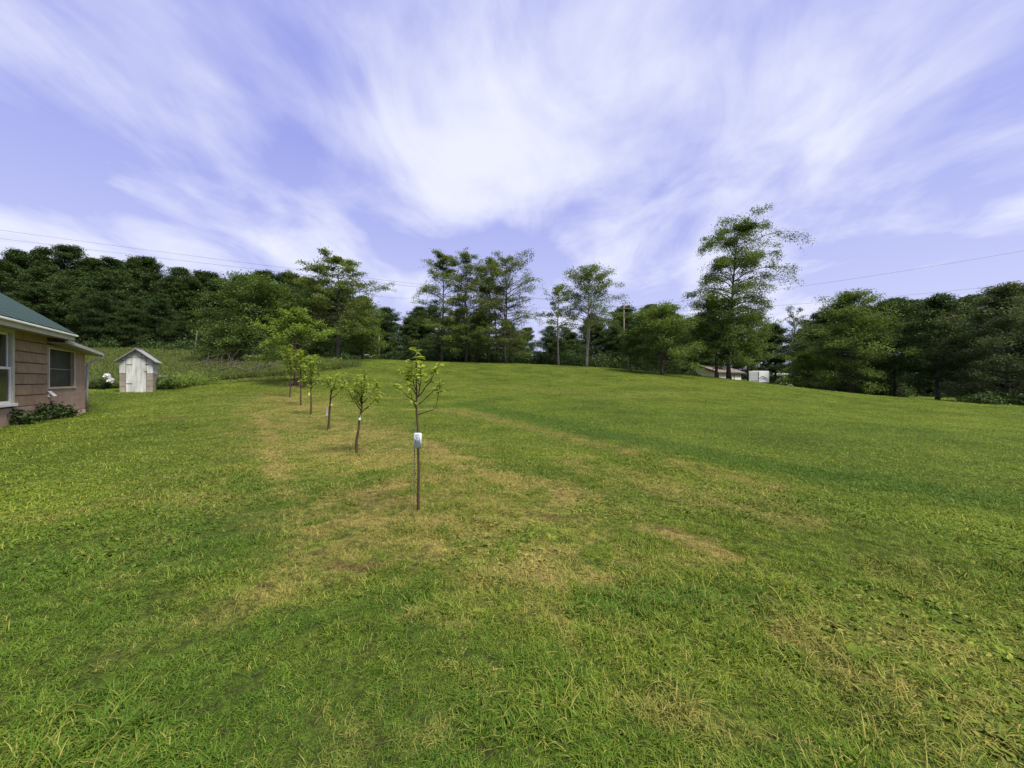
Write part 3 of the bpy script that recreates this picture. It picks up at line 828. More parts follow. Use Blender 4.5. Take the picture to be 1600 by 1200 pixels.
tree_px('dark_tree', 'dark tree on a bare short trunk with a lit lawn strip behind', 1465, 48, 460, 'bark', 'leaf_wood', 75, cb=0.14, env=ov(4.1), npr=50, elev=lambda t: 0.0 + 0.9 * t, droop=-0.25, nsec=9, nleaf=18000, leaf=0.25, jit=0.42, tr=0.2)
tree_px('wide_tree', 'wide grey-green tree with drooping sprays reaching to the grass', 1572, 42, 446, 'bark', 'leaf_grey', 76, cb=0.04, env=ov(6.0), npr=72, elev=lambda t: 0.1 + 0.75 * t, droop=-0.5, nsec=10, nleaf=38000, leaf=0.22, jit=0.40, tr=0.2)

# --- woodland trees, copied one by one from a few grown kinds
protos = []
for k in range(6):
    g_ = np.random.default_rng(300 + k)
    Rm = g_.uniform(3.6, 4.8)
    protos.append(grow(400 + k, 14.0, cb=(0.16, 0.22, 0.03, 0.05, 0.02, 0.04)[k], env=ov(Rm), npr=54, elev=lambda t: 0.1 + 0.85 * t, droop=-0.35, nsec=9, nleaf=21000, leaf=0.29, jit=0.40, tr=0.18, trunks=1 + k % 2))
sky_pts = np.array([(-200, 392), (0, 391), (60, 395), (100, 384), (140, 401), (200, 401), (260, 406), (320, 420), (380, 426), (440, 420), (480, 428), (545, 462), (600, 474), (660, 478), (720, 482), (800, 500), (860, 508), (900, 500), (940, 484), (1000, 474), (1040, 492), (1090, 492), (1200, 505), (1270, 500), (1330, 470), (1400, 464), (1440, 470), (1500, 466), (1600, 462), (1720, 455)], float)
wood_rng = random.Random(5)


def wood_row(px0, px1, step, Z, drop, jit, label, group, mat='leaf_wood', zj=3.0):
    px = px0
    while px <= px1:
        z = Z + wood_rng.uniform(-zj, zj); p = px + wood_rng.uniform(-0.3, 0.3) * step
        x = PX(p, z); top = np.interp(p, sky_pts[:, 0], sky_pts[:, 1]) + drop + wood_rng.uniform(-jit, jit)
        Ht = min(26, max(5.0, HZ(top, z) - h1(x, z)))
        w, c = protos[wood_rng.randrange(6) if Z < 75 else wood_rng.randrange(2, 6)]
        sx = max(0.7, min(1.6, Ht / 14 * wood_rng.uniform(0.95, 1.3) * (1.15 if Z > 75 else 1)))
        put_tree('woodland_tree', label, w, c, M['bark'], M[mat], x, z, s=sx, sz=Ht / 14, rz=wood_rng.uniform(0, 6.28), group=group)
        px += step


wood_row(-110, 345, 40, 70, 58, 14, 'low leafy tree along the dark wood edge above the sloping field', 'front trees of the wood above the field')
wood_row(-130, 500, 36, 81, 22, 10, 'tall tree in the middle of the dense wood above the sloping field', 'middle trees of the wood above the field')
wood_row(-130, 520, 34, 96, 2, 5, 'tree forming the skyline of the dense wood above the sloping field', 'skyline trees of the wood above the field')
wood_row(520, 1100, 38, 84, 14, 14, 'dark tree in the wood behind the tall thin trees on the crest', 'trees behind the crest clump')
wood_row(535, 1090, 36, 98, 2, 8, 'back-row tree of the wood behind the tall thin trees on the crest', 'back trees behind the crest clump')
wood_row(555, 690, 42, 74, 40, 10, 'low dark tree at the wood edge between the tiered tree and the clump', 'low trees at the wood edge')
wood_row(820, 1010, 44, 74, 38, 12, 'low dark tree at the wood edge around the forked airy tree', 'low trees by the forked tree')
wood_row(1060, 1290, 40, 96, 6, 8, 'dark tree in the wood behind the cream garage and white trailer', 'trees behind the garage')
wood_row(1275, 1720, 48, 68, 10, 8, 'dark tree in the row behind the large trees beyond the open lawn', 'trees behind the large lawn trees')
wood_row(1275, 1740, 50, 84, 0, 8, 'back-row tree of the wood beyond the open lawn', 'back trees beyond the lawn')


def build_undergrowth(name, label, rows):
    g = np.random.default_rng(55); P = []
    for (px0, px1, Z0, Z1, n, hmax) in rows:
        for _ in range(n):
            t = g.random(); px = px0 + (px1 - px0) * t; Z = Z0 + (Z1 - Z0) * t + g.normal(0, 1.3)
            x = PX(px, Z); hh = hmax * g.uniform(0.4, 1.1); rad = g.uniform(0.7, 1.6); m = int(170 * rad)
            q = g.normal(0, 1, (m, 3)); q /= np.linalg.norm(q, axis=1)[:, None]; q *= (g.random(m) ** 0.4)[:, None]
            q[:, 2] = np.abs(q[:, 2])
            q = q * np.array([rad, rad, hh]) + np.array([x, Z, h1(x, Z)])
            P.append(q)
    me = leaves_mesh(name, np.concatenate(P), 0.30, g)
    tag(link(name, me, M['leaf_wood']), label, 'undergrowth', kind='stuff')


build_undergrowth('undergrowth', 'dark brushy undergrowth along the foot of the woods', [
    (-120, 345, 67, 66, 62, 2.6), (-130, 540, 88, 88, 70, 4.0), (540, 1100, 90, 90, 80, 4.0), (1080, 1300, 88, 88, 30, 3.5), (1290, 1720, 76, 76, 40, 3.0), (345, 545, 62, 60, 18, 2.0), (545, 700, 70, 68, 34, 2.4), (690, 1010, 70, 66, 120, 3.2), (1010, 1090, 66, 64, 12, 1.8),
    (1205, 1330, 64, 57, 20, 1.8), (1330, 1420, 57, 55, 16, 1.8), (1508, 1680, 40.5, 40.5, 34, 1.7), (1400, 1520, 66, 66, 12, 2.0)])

# ------------------------------------------------------------------ young fruit trees in a row
def leaf_blade():
    """one pointed leaf, base at the origin, folded along the midrib"""
    V, Q = [], []
    for k in range(5):
        s = k / 4; w = 0.24 * math.sin(math.pi * min(0.985, 0.06 + 0.93 * s)) ** 0.8; z = -0.25 * s * s
        V += [(-w, s, z + 0.35 * w), (0, s, z), (w, s, z + 0.35 * w)]
        if k:
            b = (k - 1) * 3
            Q += [(b, b + 1, b + 4, b + 3), (b + 1, b + 2, b + 5, b + 4)]
    return fast_mesh('leaf', np.array(V), np.array(Q), dict(tint=np.full(len(V), 0.55)))


LEAF = leaf_blade(); LEAF.materials.append(M['leaf_sap'])


def sapling(label, px, Z, paths, tops, seed, singles, r0, leaf=0.072, per=10, nleaf_joined=0):
    """paths: branch polylines in photo pixels (px, py, depth offset m), the first is the trunk; tops: how leafy each branch is"""
    x0 = PX(px, Z); z0 = h1(x0, Z)
    t = thing('young_fruit_tree', label, 'sapling', (x0, Z, z0), 0, 'young fruit trees in a row')
    g = np.random.default_rng(seed); P3 = []
    for p in paths: P3.append(np.array([(PX(a, Z) - x0, d, HZ(b, Z) - z0) for a, b, d in p]))
    P3[0][0] = (0, 0, -0.12)

    def dense(p, n):
        s = np.linspace(0, len(p) - 1, n)
        q = np.stack([np.interp(s, range(len(p)), p[:, c]) for c in range(3)], 1)
        q[1:-1] += g.normal(0, 0.006, (n - 2, 3))
        return q
    tp = dense(P3[0], 14)
    MB().tube(tp, np.linspace(r0, r0 * 0.28, 14), 9).build('trunk', M['sap_bark'], t, smooth=True)
    for p in P3[1:]:
        q = dense(p, 7)
        MB().tube(q, np.linspace(r0 * 0.42, r0 * 0.16, 7), 6).build('branch', M['sap_bark'], t, smooth=True)
    spots = []
    for p, (lo, n) in zip(P3, tops):
        q = dense(p, 30)
        for k in range(n):
            s = lo + (1 - lo) * g.random() ** 0.8
            spots.append((np.array([np.interp(s * 29, range(30), q[:, c]) for c in range(3)]), s))
    if singles:
        for pt, s in spots:
            o = bpy.data.objects.new('leaf', LEAF); COL.objects.link(o); o.parent = t
            o.location = pt; L_ = leaf * g.uniform(0.7, 1.35); o.scale = (L_, L_, L_)
            o.rotation_euler = (g.uniform(-0.5, 0.75), g.uniform(-0.7, 0.7), g.uniform(0, 6.283))
    else:
        V0 = np.array([v.co[:] for v in LEAF.vertices]); Q0 = np.array([list(f.vertices) for f in LEAF.polygons]); V = []; Q = []; T = []
        for i, (pt, s) in enumerate(spots):
            for _ in range(4):
                L_ = leaf * g.uniform(0.6, 1.25)
                m = Matrix.Rotation(g.uniform(0, 6.283), 3, 'Z') @ Matrix.Rotation(g.uniform(-0.5, 0.75), 3, 'X') @ Matrix.Rotation(g.uniform(-0.7, 0.7), 3, 'Y')
                Q.append(Q0 + len(V) * len(V0)); V.append(V0 @ np.array(m).T * L_ + pt + g.normal(0, 0.04, 3)); T.append(np.full(len(V0), g.random()))
        me = fast_mesh('foliage', np.concatenate(V), np.concatenate(Q), dict(tint=np.concatenate(T)))
        o = link('foliage', me, M['leaf_sap'], t); o['kind'] = 'stuff'
    return t, x0, z0


sapling('young fruit tree with a large white label tied to its trunk', 653, 4.8, [
    [(654, 795, 0), (653, 700, 0), (651, 620, 0), (650, 545, 0)],
    [(653, 648, 0), (670, 643, 0.02), (681, 637, 0.03), (686, 610, 0.03), (687, 590, 0.0)],
    [(654, 632, 0), (675, 613, 0.05), (695, 587, 0.08)],
    [(653, 620, 0), (672, 598, -0.05), (690, 566, -0.1)],
    [(651, 630, 0), (632, 614, -0.04), (616, 600, -0.08)],
    [(651, 640, 0), (646, 625, -0.08), (643, 600, -0.1)],
    [(651, 618, 0), (636, 597, 0.06), (622, 576, 0.1)],
    [(652, 622, 0), (659, 600, -0.06), (660, 572, -0.08)],
    [(650, 610, 0), (641, 590, 0.08), (637, 562, 0.1)],
    [(650, 600, 0), (654, 580, 0.12), (657, 562, 0.16)],
], [(0.80, 36), (0.5, 15), (0.55, 9), (0.45, 28), (0.7, 5), (0.3, 12), (0.3, 30), (0.3, 20), (0.35, 26), (0.3, 18)], 81, True, 0.0185, leaf=0.078)
sapling('young fruit tree with wide leafy vase of branches and white tie', 556, 8.36, [
    [(556, 711, 0), (559, 675, 0), (565, 640, 0), (563, 592, 0.05)],
    [(565, 642, 0), (552, 620, -0.1), (541, 588, -0.2)],
    [(565, 645, 0), (577, 632, 0.1), (588, 617, 0.2)],
    [(564, 630, 0), (556, 610, 0.15), (553, 588, 0.25)],
    [(565, 628, 0), (574, 605, -0.15), (577, 580, -0.25)],
    [(564, 635, 0), (548, 622, 0.2), (543, 605, 0.35)],
    [(565, 632, 0), (577, 615, 0.2), (583, 600, 0.3)],
], [(0.68, 16), (0.35, 22), (0.4, 14), (0.3, 18), (0.3, 20), (0.3, 16), (0.3, 16)], 82, False, 0.032, leaf=0.082)
sapling('young fruit tree with bare forked tips and a white trunk guard', 513, 12.0, [
    [(513, 672, 0), (515, 640, 0), (518, 608, 0), (516, 590, 0)],
    [(518, 610, 0), (511, 597, 0), (507, 586, 0.1)],
    [(517, 623, 0), (528, 612, 0.1), (535, 600, 0.2)],
    [(517, 612, 0), (526, 598, -0.1), (532, 586, -0.2)],
    [(517, 617, 0), (525, 607, -0.2), (530, 599, -0.3)],
], [(0.8, 8), (0.4, 6), (0.35, 18), (0.5, 10), (0.3, 16)], 83, False, 0.036, leaf=0.09)
sapling('young fruit tree carrying a yellow tag, between bare-tipped and leafier saplings', 486, 15.6, [
    [(485, 648, 0), (486, 620, 0), (486, 590, 0), (484, 558, 0)],
    [(486, 607, 0), (492, 598, 0.1), (497, 592, 0.2)],
    [(486, 600, 0), (480, 585, -0.1), (477, 570, -0.2)],
    [(486, 595, 0), (491, 580, -0.1), (494, 565, -0.2)],
    [(486, 590, 0), (482, 572, 0.2), (488, 556, 0.3)],
], [(0.5, 28), (0.3, 9), (0.2, 22), (0.2, 24), (0.2, 22)], 84, False, 0.036, leaf=0.10)
sapling('young fruit tree with long narrow leafy head, second from the lawn edge tree', 470, 19.1, [
    [(469, 634, 0), (470, 610, 0), (470, 580, 0), (470, 545, 0)],
    [(470, 595, 0), (464, 575, -0.1), (462, 558, -0.2)],
    [(470, 592, 0), (476, 574, 0.1), (479, 556, 0.2)],
    [(470, 588, 0), (474, 566, -0.2), (474, 548, -0.3)],
], [(0.4, 40), (0.2, 30), (0.2, 34), (0.2, 30)], 85, False, 0.038, leaf=0.115)
sapling('young fruit tree nearest the small tree in the bare soil ring', 453, 22.8, [
    [(453, 620, 0), (454, 600, 0), (455, 570, 0), (455, 538, 0)],
    [(455, 590, 0), (449, 570, -0.1), (446, 552, -0.2)],
    [(455, 588, 0), (461, 568, 0.1), (464, 550, 0.2)],
    [(455, 582, 0), (458, 560, -0.2), (453, 545, -0.3)],
], [(0.4, 44), (0.2, 34), (0.2, 34), (0.2, 30)], 86, False, 0.04, leaf=0.125)


def tags():
    Z = 4.76
    x, z = PX(653, Z), HZ(688, Z)
    V, Q = [], []
    n = 9
    for i in range(n):
        u = (i / (n - 1) - 0.5) * 0.094
        for zz in (-0.092, 0.092):
            r = 0.010 if abs(u) > 0.04 else 0
            V.append((u, 6.0 * u * u - 0.006, zz * (1 - r * 9) ))
    for i in range(n - 1): Q.append((2 * i, 2 * i + 2, 2 * i + 3, 2 * i + 1))
    o = link('plant_label', fast_mesh('plant_label', np.array(V), np.array(Q)), M['tagprint'])
    sm = o.modifiers.new('thick', 'SOLIDIFY'); sm.thickness = 0.0025
    o.location = (x, Z - 0.018, z); o.rotation_euler = (0, R(1.5), 0)
    tag(o, 'white plant label with smudged dark writing on a young trunk', 'label')

    def small(name, label, px, py, Z, w, h, mat, cat='tag'):
        mb = MB(); mb.box(-w / 2, w / 2, -0.004, 0.004, -h / 2, h / 2)
        mb.tube([(0, 0, h / 2), (0.01, 0.01, h / 2 + 0.05)], 0.003, 4)
        o = mb.build(name, M[mat]); o.location = (PX(px, Z), Z - 0.06, HZ(py, Z)); o.rotation_euler = (0, R(4), R(12))
        tag(o, label, cat)
    small('plant_tag', 'tiny yellow tag hanging on a bare-tipped young fruit tree', 519.5, 632, 12, 0.05, 0.06, 'yellow_tag')
    small('plant_tag', 'yellow tag hanging on the sapling beyond the bare-tipped one', 484.3, 615.5, 15.6, 0.06, 0.10, 'yellow_tag')
    small('trunk_guard', 'white strip guard standing against the bare-tipped sapling trunk', 512.6, 643, 12, 0.05, 0.25, 'galv', 'guard')
    small('trunk_tie', 'small white tie at mid trunk of the vase-shaped sapling', 564, 654, 8.36, 0.04, 0.05, 'white', 'tie')
    # thin training stake beside the first trunk
    mb = MB(); x0 = PX(648, 4.78); g0 = h1(x0, 4.78)
    mb.tube([(x0 - 0.015, 4.78, g0 - 0.1), (x0 - 0.006, 4.78, g0 + 0.5), (x0 + 0.004, 4.78, HZ(655, 4.78))], 0.0045, 5)
    tag(mb.build('stake', M['deadwood']), 'thin stake standing close beside the labelled young trunk', 'stake')


tags()

# ------------------------------------------------------------------ the block house with green roof
def build_house():
    dx, dy = 0.542, -0.84
    ox, oy = PX(133, 17.5), 17.5
    g0 = 0.0
    h = thing('house', 'tan block house with green metal roof and lower pink side porch', 'house', (ox, oy, g0), math.atan2(dy, dx))
    S0, S1 = 3.77, 13.0            # main wall runs from S0 towards the viewer; the porch from 0 to S0
    W1a, W1b, W1z0, W1z1 = 6.3, 7.55, 0.86, 3.02
    # --- main wall: backing, painted foundation, large blocks
    mb = MB()
    mb.box(S0 + 0.02, W1a, -0.30, -0.035, 0.0, 3.22); mb.box(W1b, S1, -0.30, -0.035, 0.0, 3.22)
    mb.box(W1a, W1b, -0.30, -0.035, 0.0, W1z0); mb.box(W1a, W1b, -0.30, -0.035, W1z1, 3.22)
    wall = mb.build('wall', M['mortar'], h)
    MB().box(S0 + 0.01, S1, -0.034, -0.004, -0.3, 0.715).build('foundation', M['pinkpaint'], h)
    rr = random.Random(3); ch = 0.357
    shared = {}
    for r in range(7):
        z0 = 0.73 + r * ch; z1 = z0 + ch - 0.03
        s = S0 + 0.012 - (0.44 if r % 2 else 0.0)
        while s < S1:
            w = 0.86
            a, b = max(s, S0 + 0.012), min(s + w - 0.022, S1)
            s += w
            segs = [(a, b)]
            if z1 > W1z0 - 0.05 and z0 < W1z1 + 0.05:
                segs = []
                if a < W1a - 0.13: segs.append((a, min(b, W1a - 0.135)))
                if b > W1b + 0.13: segs.append((max(a, W1b + 0.135), b))
            for (a2, b2) in segs:
                if b2 - a2 < 0.05: continue
                key = (round(b2 - a2, 3),)
                if key not in shared: shared[key] = MB().box(0, b2 - a2, -0.034, 0, 0, ch - 0.03).mesh('block')
                o = link('block', shared[key], M['pinkblock'], wall)
                o.location = (a2, rr.uniform(-0.006, 0.004), z0)
                if not o.modifiers:
                    m = o.modifiers.new('bevel', 'BEVEL'); m.width = 0.006; m.segments = 1
    # gable end wall and rear, so that the volume is closed
    MB().face([(S0 + 0.03, -0.30, 0), (S0 + 0.03, -8.6, 0), (S0 + 0.03, -8.6, 3.2), (S0 + 0.03, -4.2, 6.35), (S0 + 0.03, -0.30, 3.2)]).build('gable_wall', M['pinkpaint'], h)
    # --- main window
    w = MB()
    w.box(W1a - 0.13, W1a, -0.05, 0.035, W1z0, W1z1); w.box(W1b, W1b + 0.13, -0.05, 0.035, W1z0, W1z1)
    w.box(W1a - 0.13, W1b + 0.13, -0.05, 0.04, W1z1, W1z1 + 0.13)
    win = w.build('window', M['cream_trim'], h, bevel=0.006)
    MB().box(W1a - 0.17, W1b + 0.17, -0.05, 0.09, W1z0 - 0.09, W1z0 - 0.002).build('sill', M['white'], win, bevel=0.006)
    zm = (W1z0 + W1z1) / 2
    for z0, z1, yy in ((W1z0 + 0.002, zm + 0.03, -0.045), (zm - 0.03, W1z1 - 0.002, -0.095)):
        s_ = MB()
        s_.box(W1a + 0.002, W1a + 0.07, yy, yy + 0.045, z0, z1); s_.box(W1b - 0.07, W1b - 0.002, yy, yy + 0.045, z0, z1)
        s_.box(W1a + 0.07, W1b - 0.07, yy, yy + 0.045, z0, z0 + 0.07); s_.box(W1a + 0.07, W1b - 0.07, yy, yy + 0.045, z1 - 0.07, z1)
        s_.build('sash', M['white'], win)
        MB().box(W1a + 0.07, W1b - 0.07, yy + 0.012, yy + 0.018, z0 + 0.07, z1 - 0.07).build('pane', M['glass'], win)
    # --- roof: seamed green sheets on a deck, fascia, gutter, soffit
    ez, oe, rz, ro = 3.33, 0.62, 6.78, -4.2
    sl = (rz - ez) / (oe - ro)
    sA, sB = S0 - 0.38, S1 + 0.4
    MB().slab([(sA, oe - 0.02, ez - 0.045), (sB, oe - 0.02, ez - 0.045), (sB, ro, rz - 0.045), (sA, ro, rz - 0.045)], (0, 0, -0.06)).build('roof_deck', M['darktrim'], h)
    roof = MB().slab([(sA - 0.02, ro, rz - 0.04), (sB, ro, rz - 0.04), (sB, -9.0, ez - 0.04), (sA - 0.02, -9.0, ez - 0.04)], (0, 0, 0.04)).build('roof', M['greenroof'], h)
    n = 15; wd = (sB - sA) / n
    pm = MB().slab([(0, oe, ez - 0.04), (wd - 0.012, oe, ez - 0.04), (wd - 0.012, ro, rz - 0.04), (0, ro, rz - 0.04)], (0, 0, 0.03))
    pm.slab([(0, oe, ez - 0.01), (0.03, oe, ez - 0.01), (0.03, ro, rz - 0.01), (0, ro, rz - 0.01)], (0, 0, 0.010))
    pme = pm.mesh('roof_sheet')
    for i in range(n):
        o = link('roof_sheet', pme, M['greenroof'], roof); o.location = (sA + i * wd, 0, 0)
    MB().box(sA, sB, oe - 0.055, oe - 0.03, ez - 0.27, ez - 0.10).build('fascia', M['cream_trim'], h)
    MB().box(sA - 0.02, sB, oe - 0.028, oe + 0.06, ez - 0.125, ez - 0.062).build('gutter', M['white'], h, bevel=0.012)
    MB().slab([(sA + 0.02, -0.034, ez - 0.20), (sB, -0.034, ez - 0.20), (sB, oe - 0.056, ez - 0.25), (sA + 0.02, oe - 0.056, ez - 0.25)], (0, 0, 0.02)).build('soffit', M['soffit'], h)
    MB().slab([(sA, oe - 0.03, ez - 0.27), (sA, ro, rz - 0.27), (sA, ro, rz - 0.11), (sA, oe - 0.03, ez - 0.11)], (0.025, 0, 0)).build('rake_board', M['cream_trim'], h)
    # --- porch: painted wall with screened opening
    P0, P1, PZ0, PZ1 = 1.28, 3.62, 1.33, 2.72
    wt = 2.86
    mb = MB()
    mb.box(0, P0, -0.25, -0.006, -0.3, wt); mb.box(P1, S0 + 0.012, -0.25, -0.006, -0.3, wt)
    mb.box(P0, P1, -0.25, -0.006, -0.3, PZ0); mb.box(P0, P1, -0.25, -0.006, PZ1, wt)
    mb.box(0, 0.2, -3.2, -0.251, -0.3, wt)
    pw = mb.build('porch_wall', M['pinkpaint'], h)
    for k in range(14):       # faint painted courses
        z0 = -0.28 + k * 0.21
        for (a, b) in ((0.003, P0 - 0.09), (P1 + 0.09, S0 + 0.01)) if PZ0 - 0.12 < z0 + 0.2 and z0 < PZ1 + 0.06 else ((0.003, S0 + 0.01),):
            if b - a < 0.04 or z0 + 0.2 > wt: continue
            o = MB().box(a, b, -0.0055, 0.002 + 0.002 * (k % 2), z0, z0 + 0.203).build('course', M['pinkpaint'], pw)
    f = MB()
    f.box(P0 - 0.09, P0, -0.04, 0.02, PZ0 - 0.03, PZ1 + 0.05); f.box(P1, P1 + 0.09, -0.04, 0.02, PZ0 - 0.03, PZ1 + 0.05)
    f.box(P0, P1, -0.04, 0.02, PZ1, PZ1 + 0.05)
    sw = f.build('window', M['cream_trim'], h)
    MB().box(P0 - 0.12, P1 + 0.12, -0.04, 0.05, PZ0 - 0.075, PZ0 - 0.031).build('sill', M['cream_trim'], sw)
    MB().box(P0, P1, -0.11, -0.10, PZ0 - 0.03, PZ1).build('screen', M['screen'], sw)
    MB().box(P0, P1, -0.098, -0.085, (PZ0 + PZ1) / 2 - 0.035, (PZ0 + PZ1) / 2 - 0.018).build('mullion', M['galv'], sw)
    MB().box(0, S0, -3.2, -3.1, -0.3, wt).build('porch_rear_wall', M['pinkpaint'], h)
    MB().box(0.2, S0, -3.0, -0.3, 0.02, 0.05).build('porch_floor', M['darktrim'], h)
    # lower roof, a little lower at its free end
    za, zb, op = 3.06, 2.80, 0.42          # eave height at the house and at the free end
    a_, b_ = S0 - 0.02, -0.42
    MB().slab([(b_, op, zb), (a_, op, za), (a_, -3.4, za + 0.75), (b_, -3.4, zb + 0.75)], (0, 0, 0.05)).build('porch_roof', M['tin'], h)
    MB().slab([(b_, op, zb - 0.13), (a_, op, za - 0.13), (a_, op + 0.09, za - 0.13), (b_, op + 0.09, zb - 0.13)], (0, 0, 0.10)).build('porch_gutter', M['galv'], h, bevel=0.012)
    MB().slab([(b_ + 0.02, -0.25, zb - 0.10), (a_, -0.25, za - 0.10), (a_, op - 0.02, za - 0.14), (b_ + 0.02, op - 0.02, zb - 0.14)], (0, 0, 0.03)).build('porch_soffit', M['soffit'], h)
    MB().slab([(b_, op, zb - 0.14), (b_, -3.4, zb + 0.61), (b_, -3.4, zb + 0.75), (b_, op, zb)], (0.03, 0, 0)).build('porch_rake', M['cream_trim'], h)
    # downspout with its elbow
    ds = MB(); ds.tube([(b_ + 0.12, op + 0.045, zb - 0.12), (b_ + 0.12, op + 0.045, zb - 0.22), (-0.02, 0.06, zb - 0.50), (-0.02, 0.055, zb - 0.62)], 0.042, 8)
    ds.tube([(-0.02, 0.055, zb - 0.60), (-0.02, 0.055, 0.28)], 0.045, 8)
    ds.build('downspout', M['galv'], h, smooth=True)
    # vent hood
    v = MB(); v.slab([(S0 - 0.22, 0.005, 1.16), (S0 + 0.02, 0.005, 1.16), (S0 + 0.02, 0.16, 0.98), (S0 - 0.22, 0.16, 0.98)], (0, 0.02, 0.02))
    v.box(S0 - 0.18, S0 - 0.02, 0.003, 0.06, 0.96, 1.10)
    v.build('vent_hood', M['white'], h)
    # rubble at the corner
    for i in range(6):
        q = MB(); u = rr.uniform(0.4, 1.5); q.box(u, u + rr.uniform(0.08, 0.18), 0.05, rr.uniform(0.12, 0.2), 0.1, rr.uniform(0.24, 0.32))
        o = q.build('footing_stone', M['pinkpaint'], h, bevel=0.02)
    return h


build_house()


def shrub(name, label, x, y, rad, hgt, n, leaf, mat, seed, cat='shrub', aspect=0.45):
    g = np.random.default_rng(seed); mb = MB(); A = []
    for i in range(16):
        a = g.random() * 6.283; e = g.uniform(0.5, 1.4); L_ = g.uniform(0.6, 1.1)
        end = np.array([math.cos(a) * math.cos(e) * rad * L_, math.sin(a) * math.cos(e) * rad * L_, math.sin(e) * hgt * L_])
        mid = end * 0.55 + np.array([0, 0, 0.12 * hgt])
        mb.tube([(0.05 * math.cos(a), 0.05 * math.sin(a), -0.1), mid, end], [0.012, 0.008, 0.003], 4, False)
        for s in np.linspace(0.3, 1, 9): A.append(mid * (s / 0.55) if s < 0.55 else mid + (end - mid) * (s - 0.55) / 0.45)
    A = np.array(A); P = A[g.integers(0, len(A), n)] + g.normal(0, 0.09 * rad + 0.02, (n, 3)); P[:, 2] = np.abs(P[:, 2])
    t = thing(name, label, cat, (x, y, h1(x, y)))
    link('stem', mb.mesh('stem'), M['bark'], t)
    link('foliage', leaves_mesh('foliage', P, leaf, g, 0.3, aspect), M[mat], t)
    return t


for (px, Z, rad, hgt, n, seed, lab) in [
    (12, 12.3, 0.65, 0.42, 300, 1, 'low dark shrub under the white-silled house window'),
    (48, 13.6, 0.60, 0.5, 330, 2, 'dark leafy shrub against the tan block wall'),
    (72, 14.6, 0.65, 0.62, 380, 3, 'tallest dark shrub with arching leaves beside the vent hood'),
    (92, 15.5, 0.4, 0.35, 160, 4, 'small weedy shrub at the foot of the pink porch wall')]:
    shrub('foundation_shrub', lab, PX(px, Z) + 0.35, Z + 0.1, rad, hgt, n, 0.14, 'leaf_wood', 500 + seed)

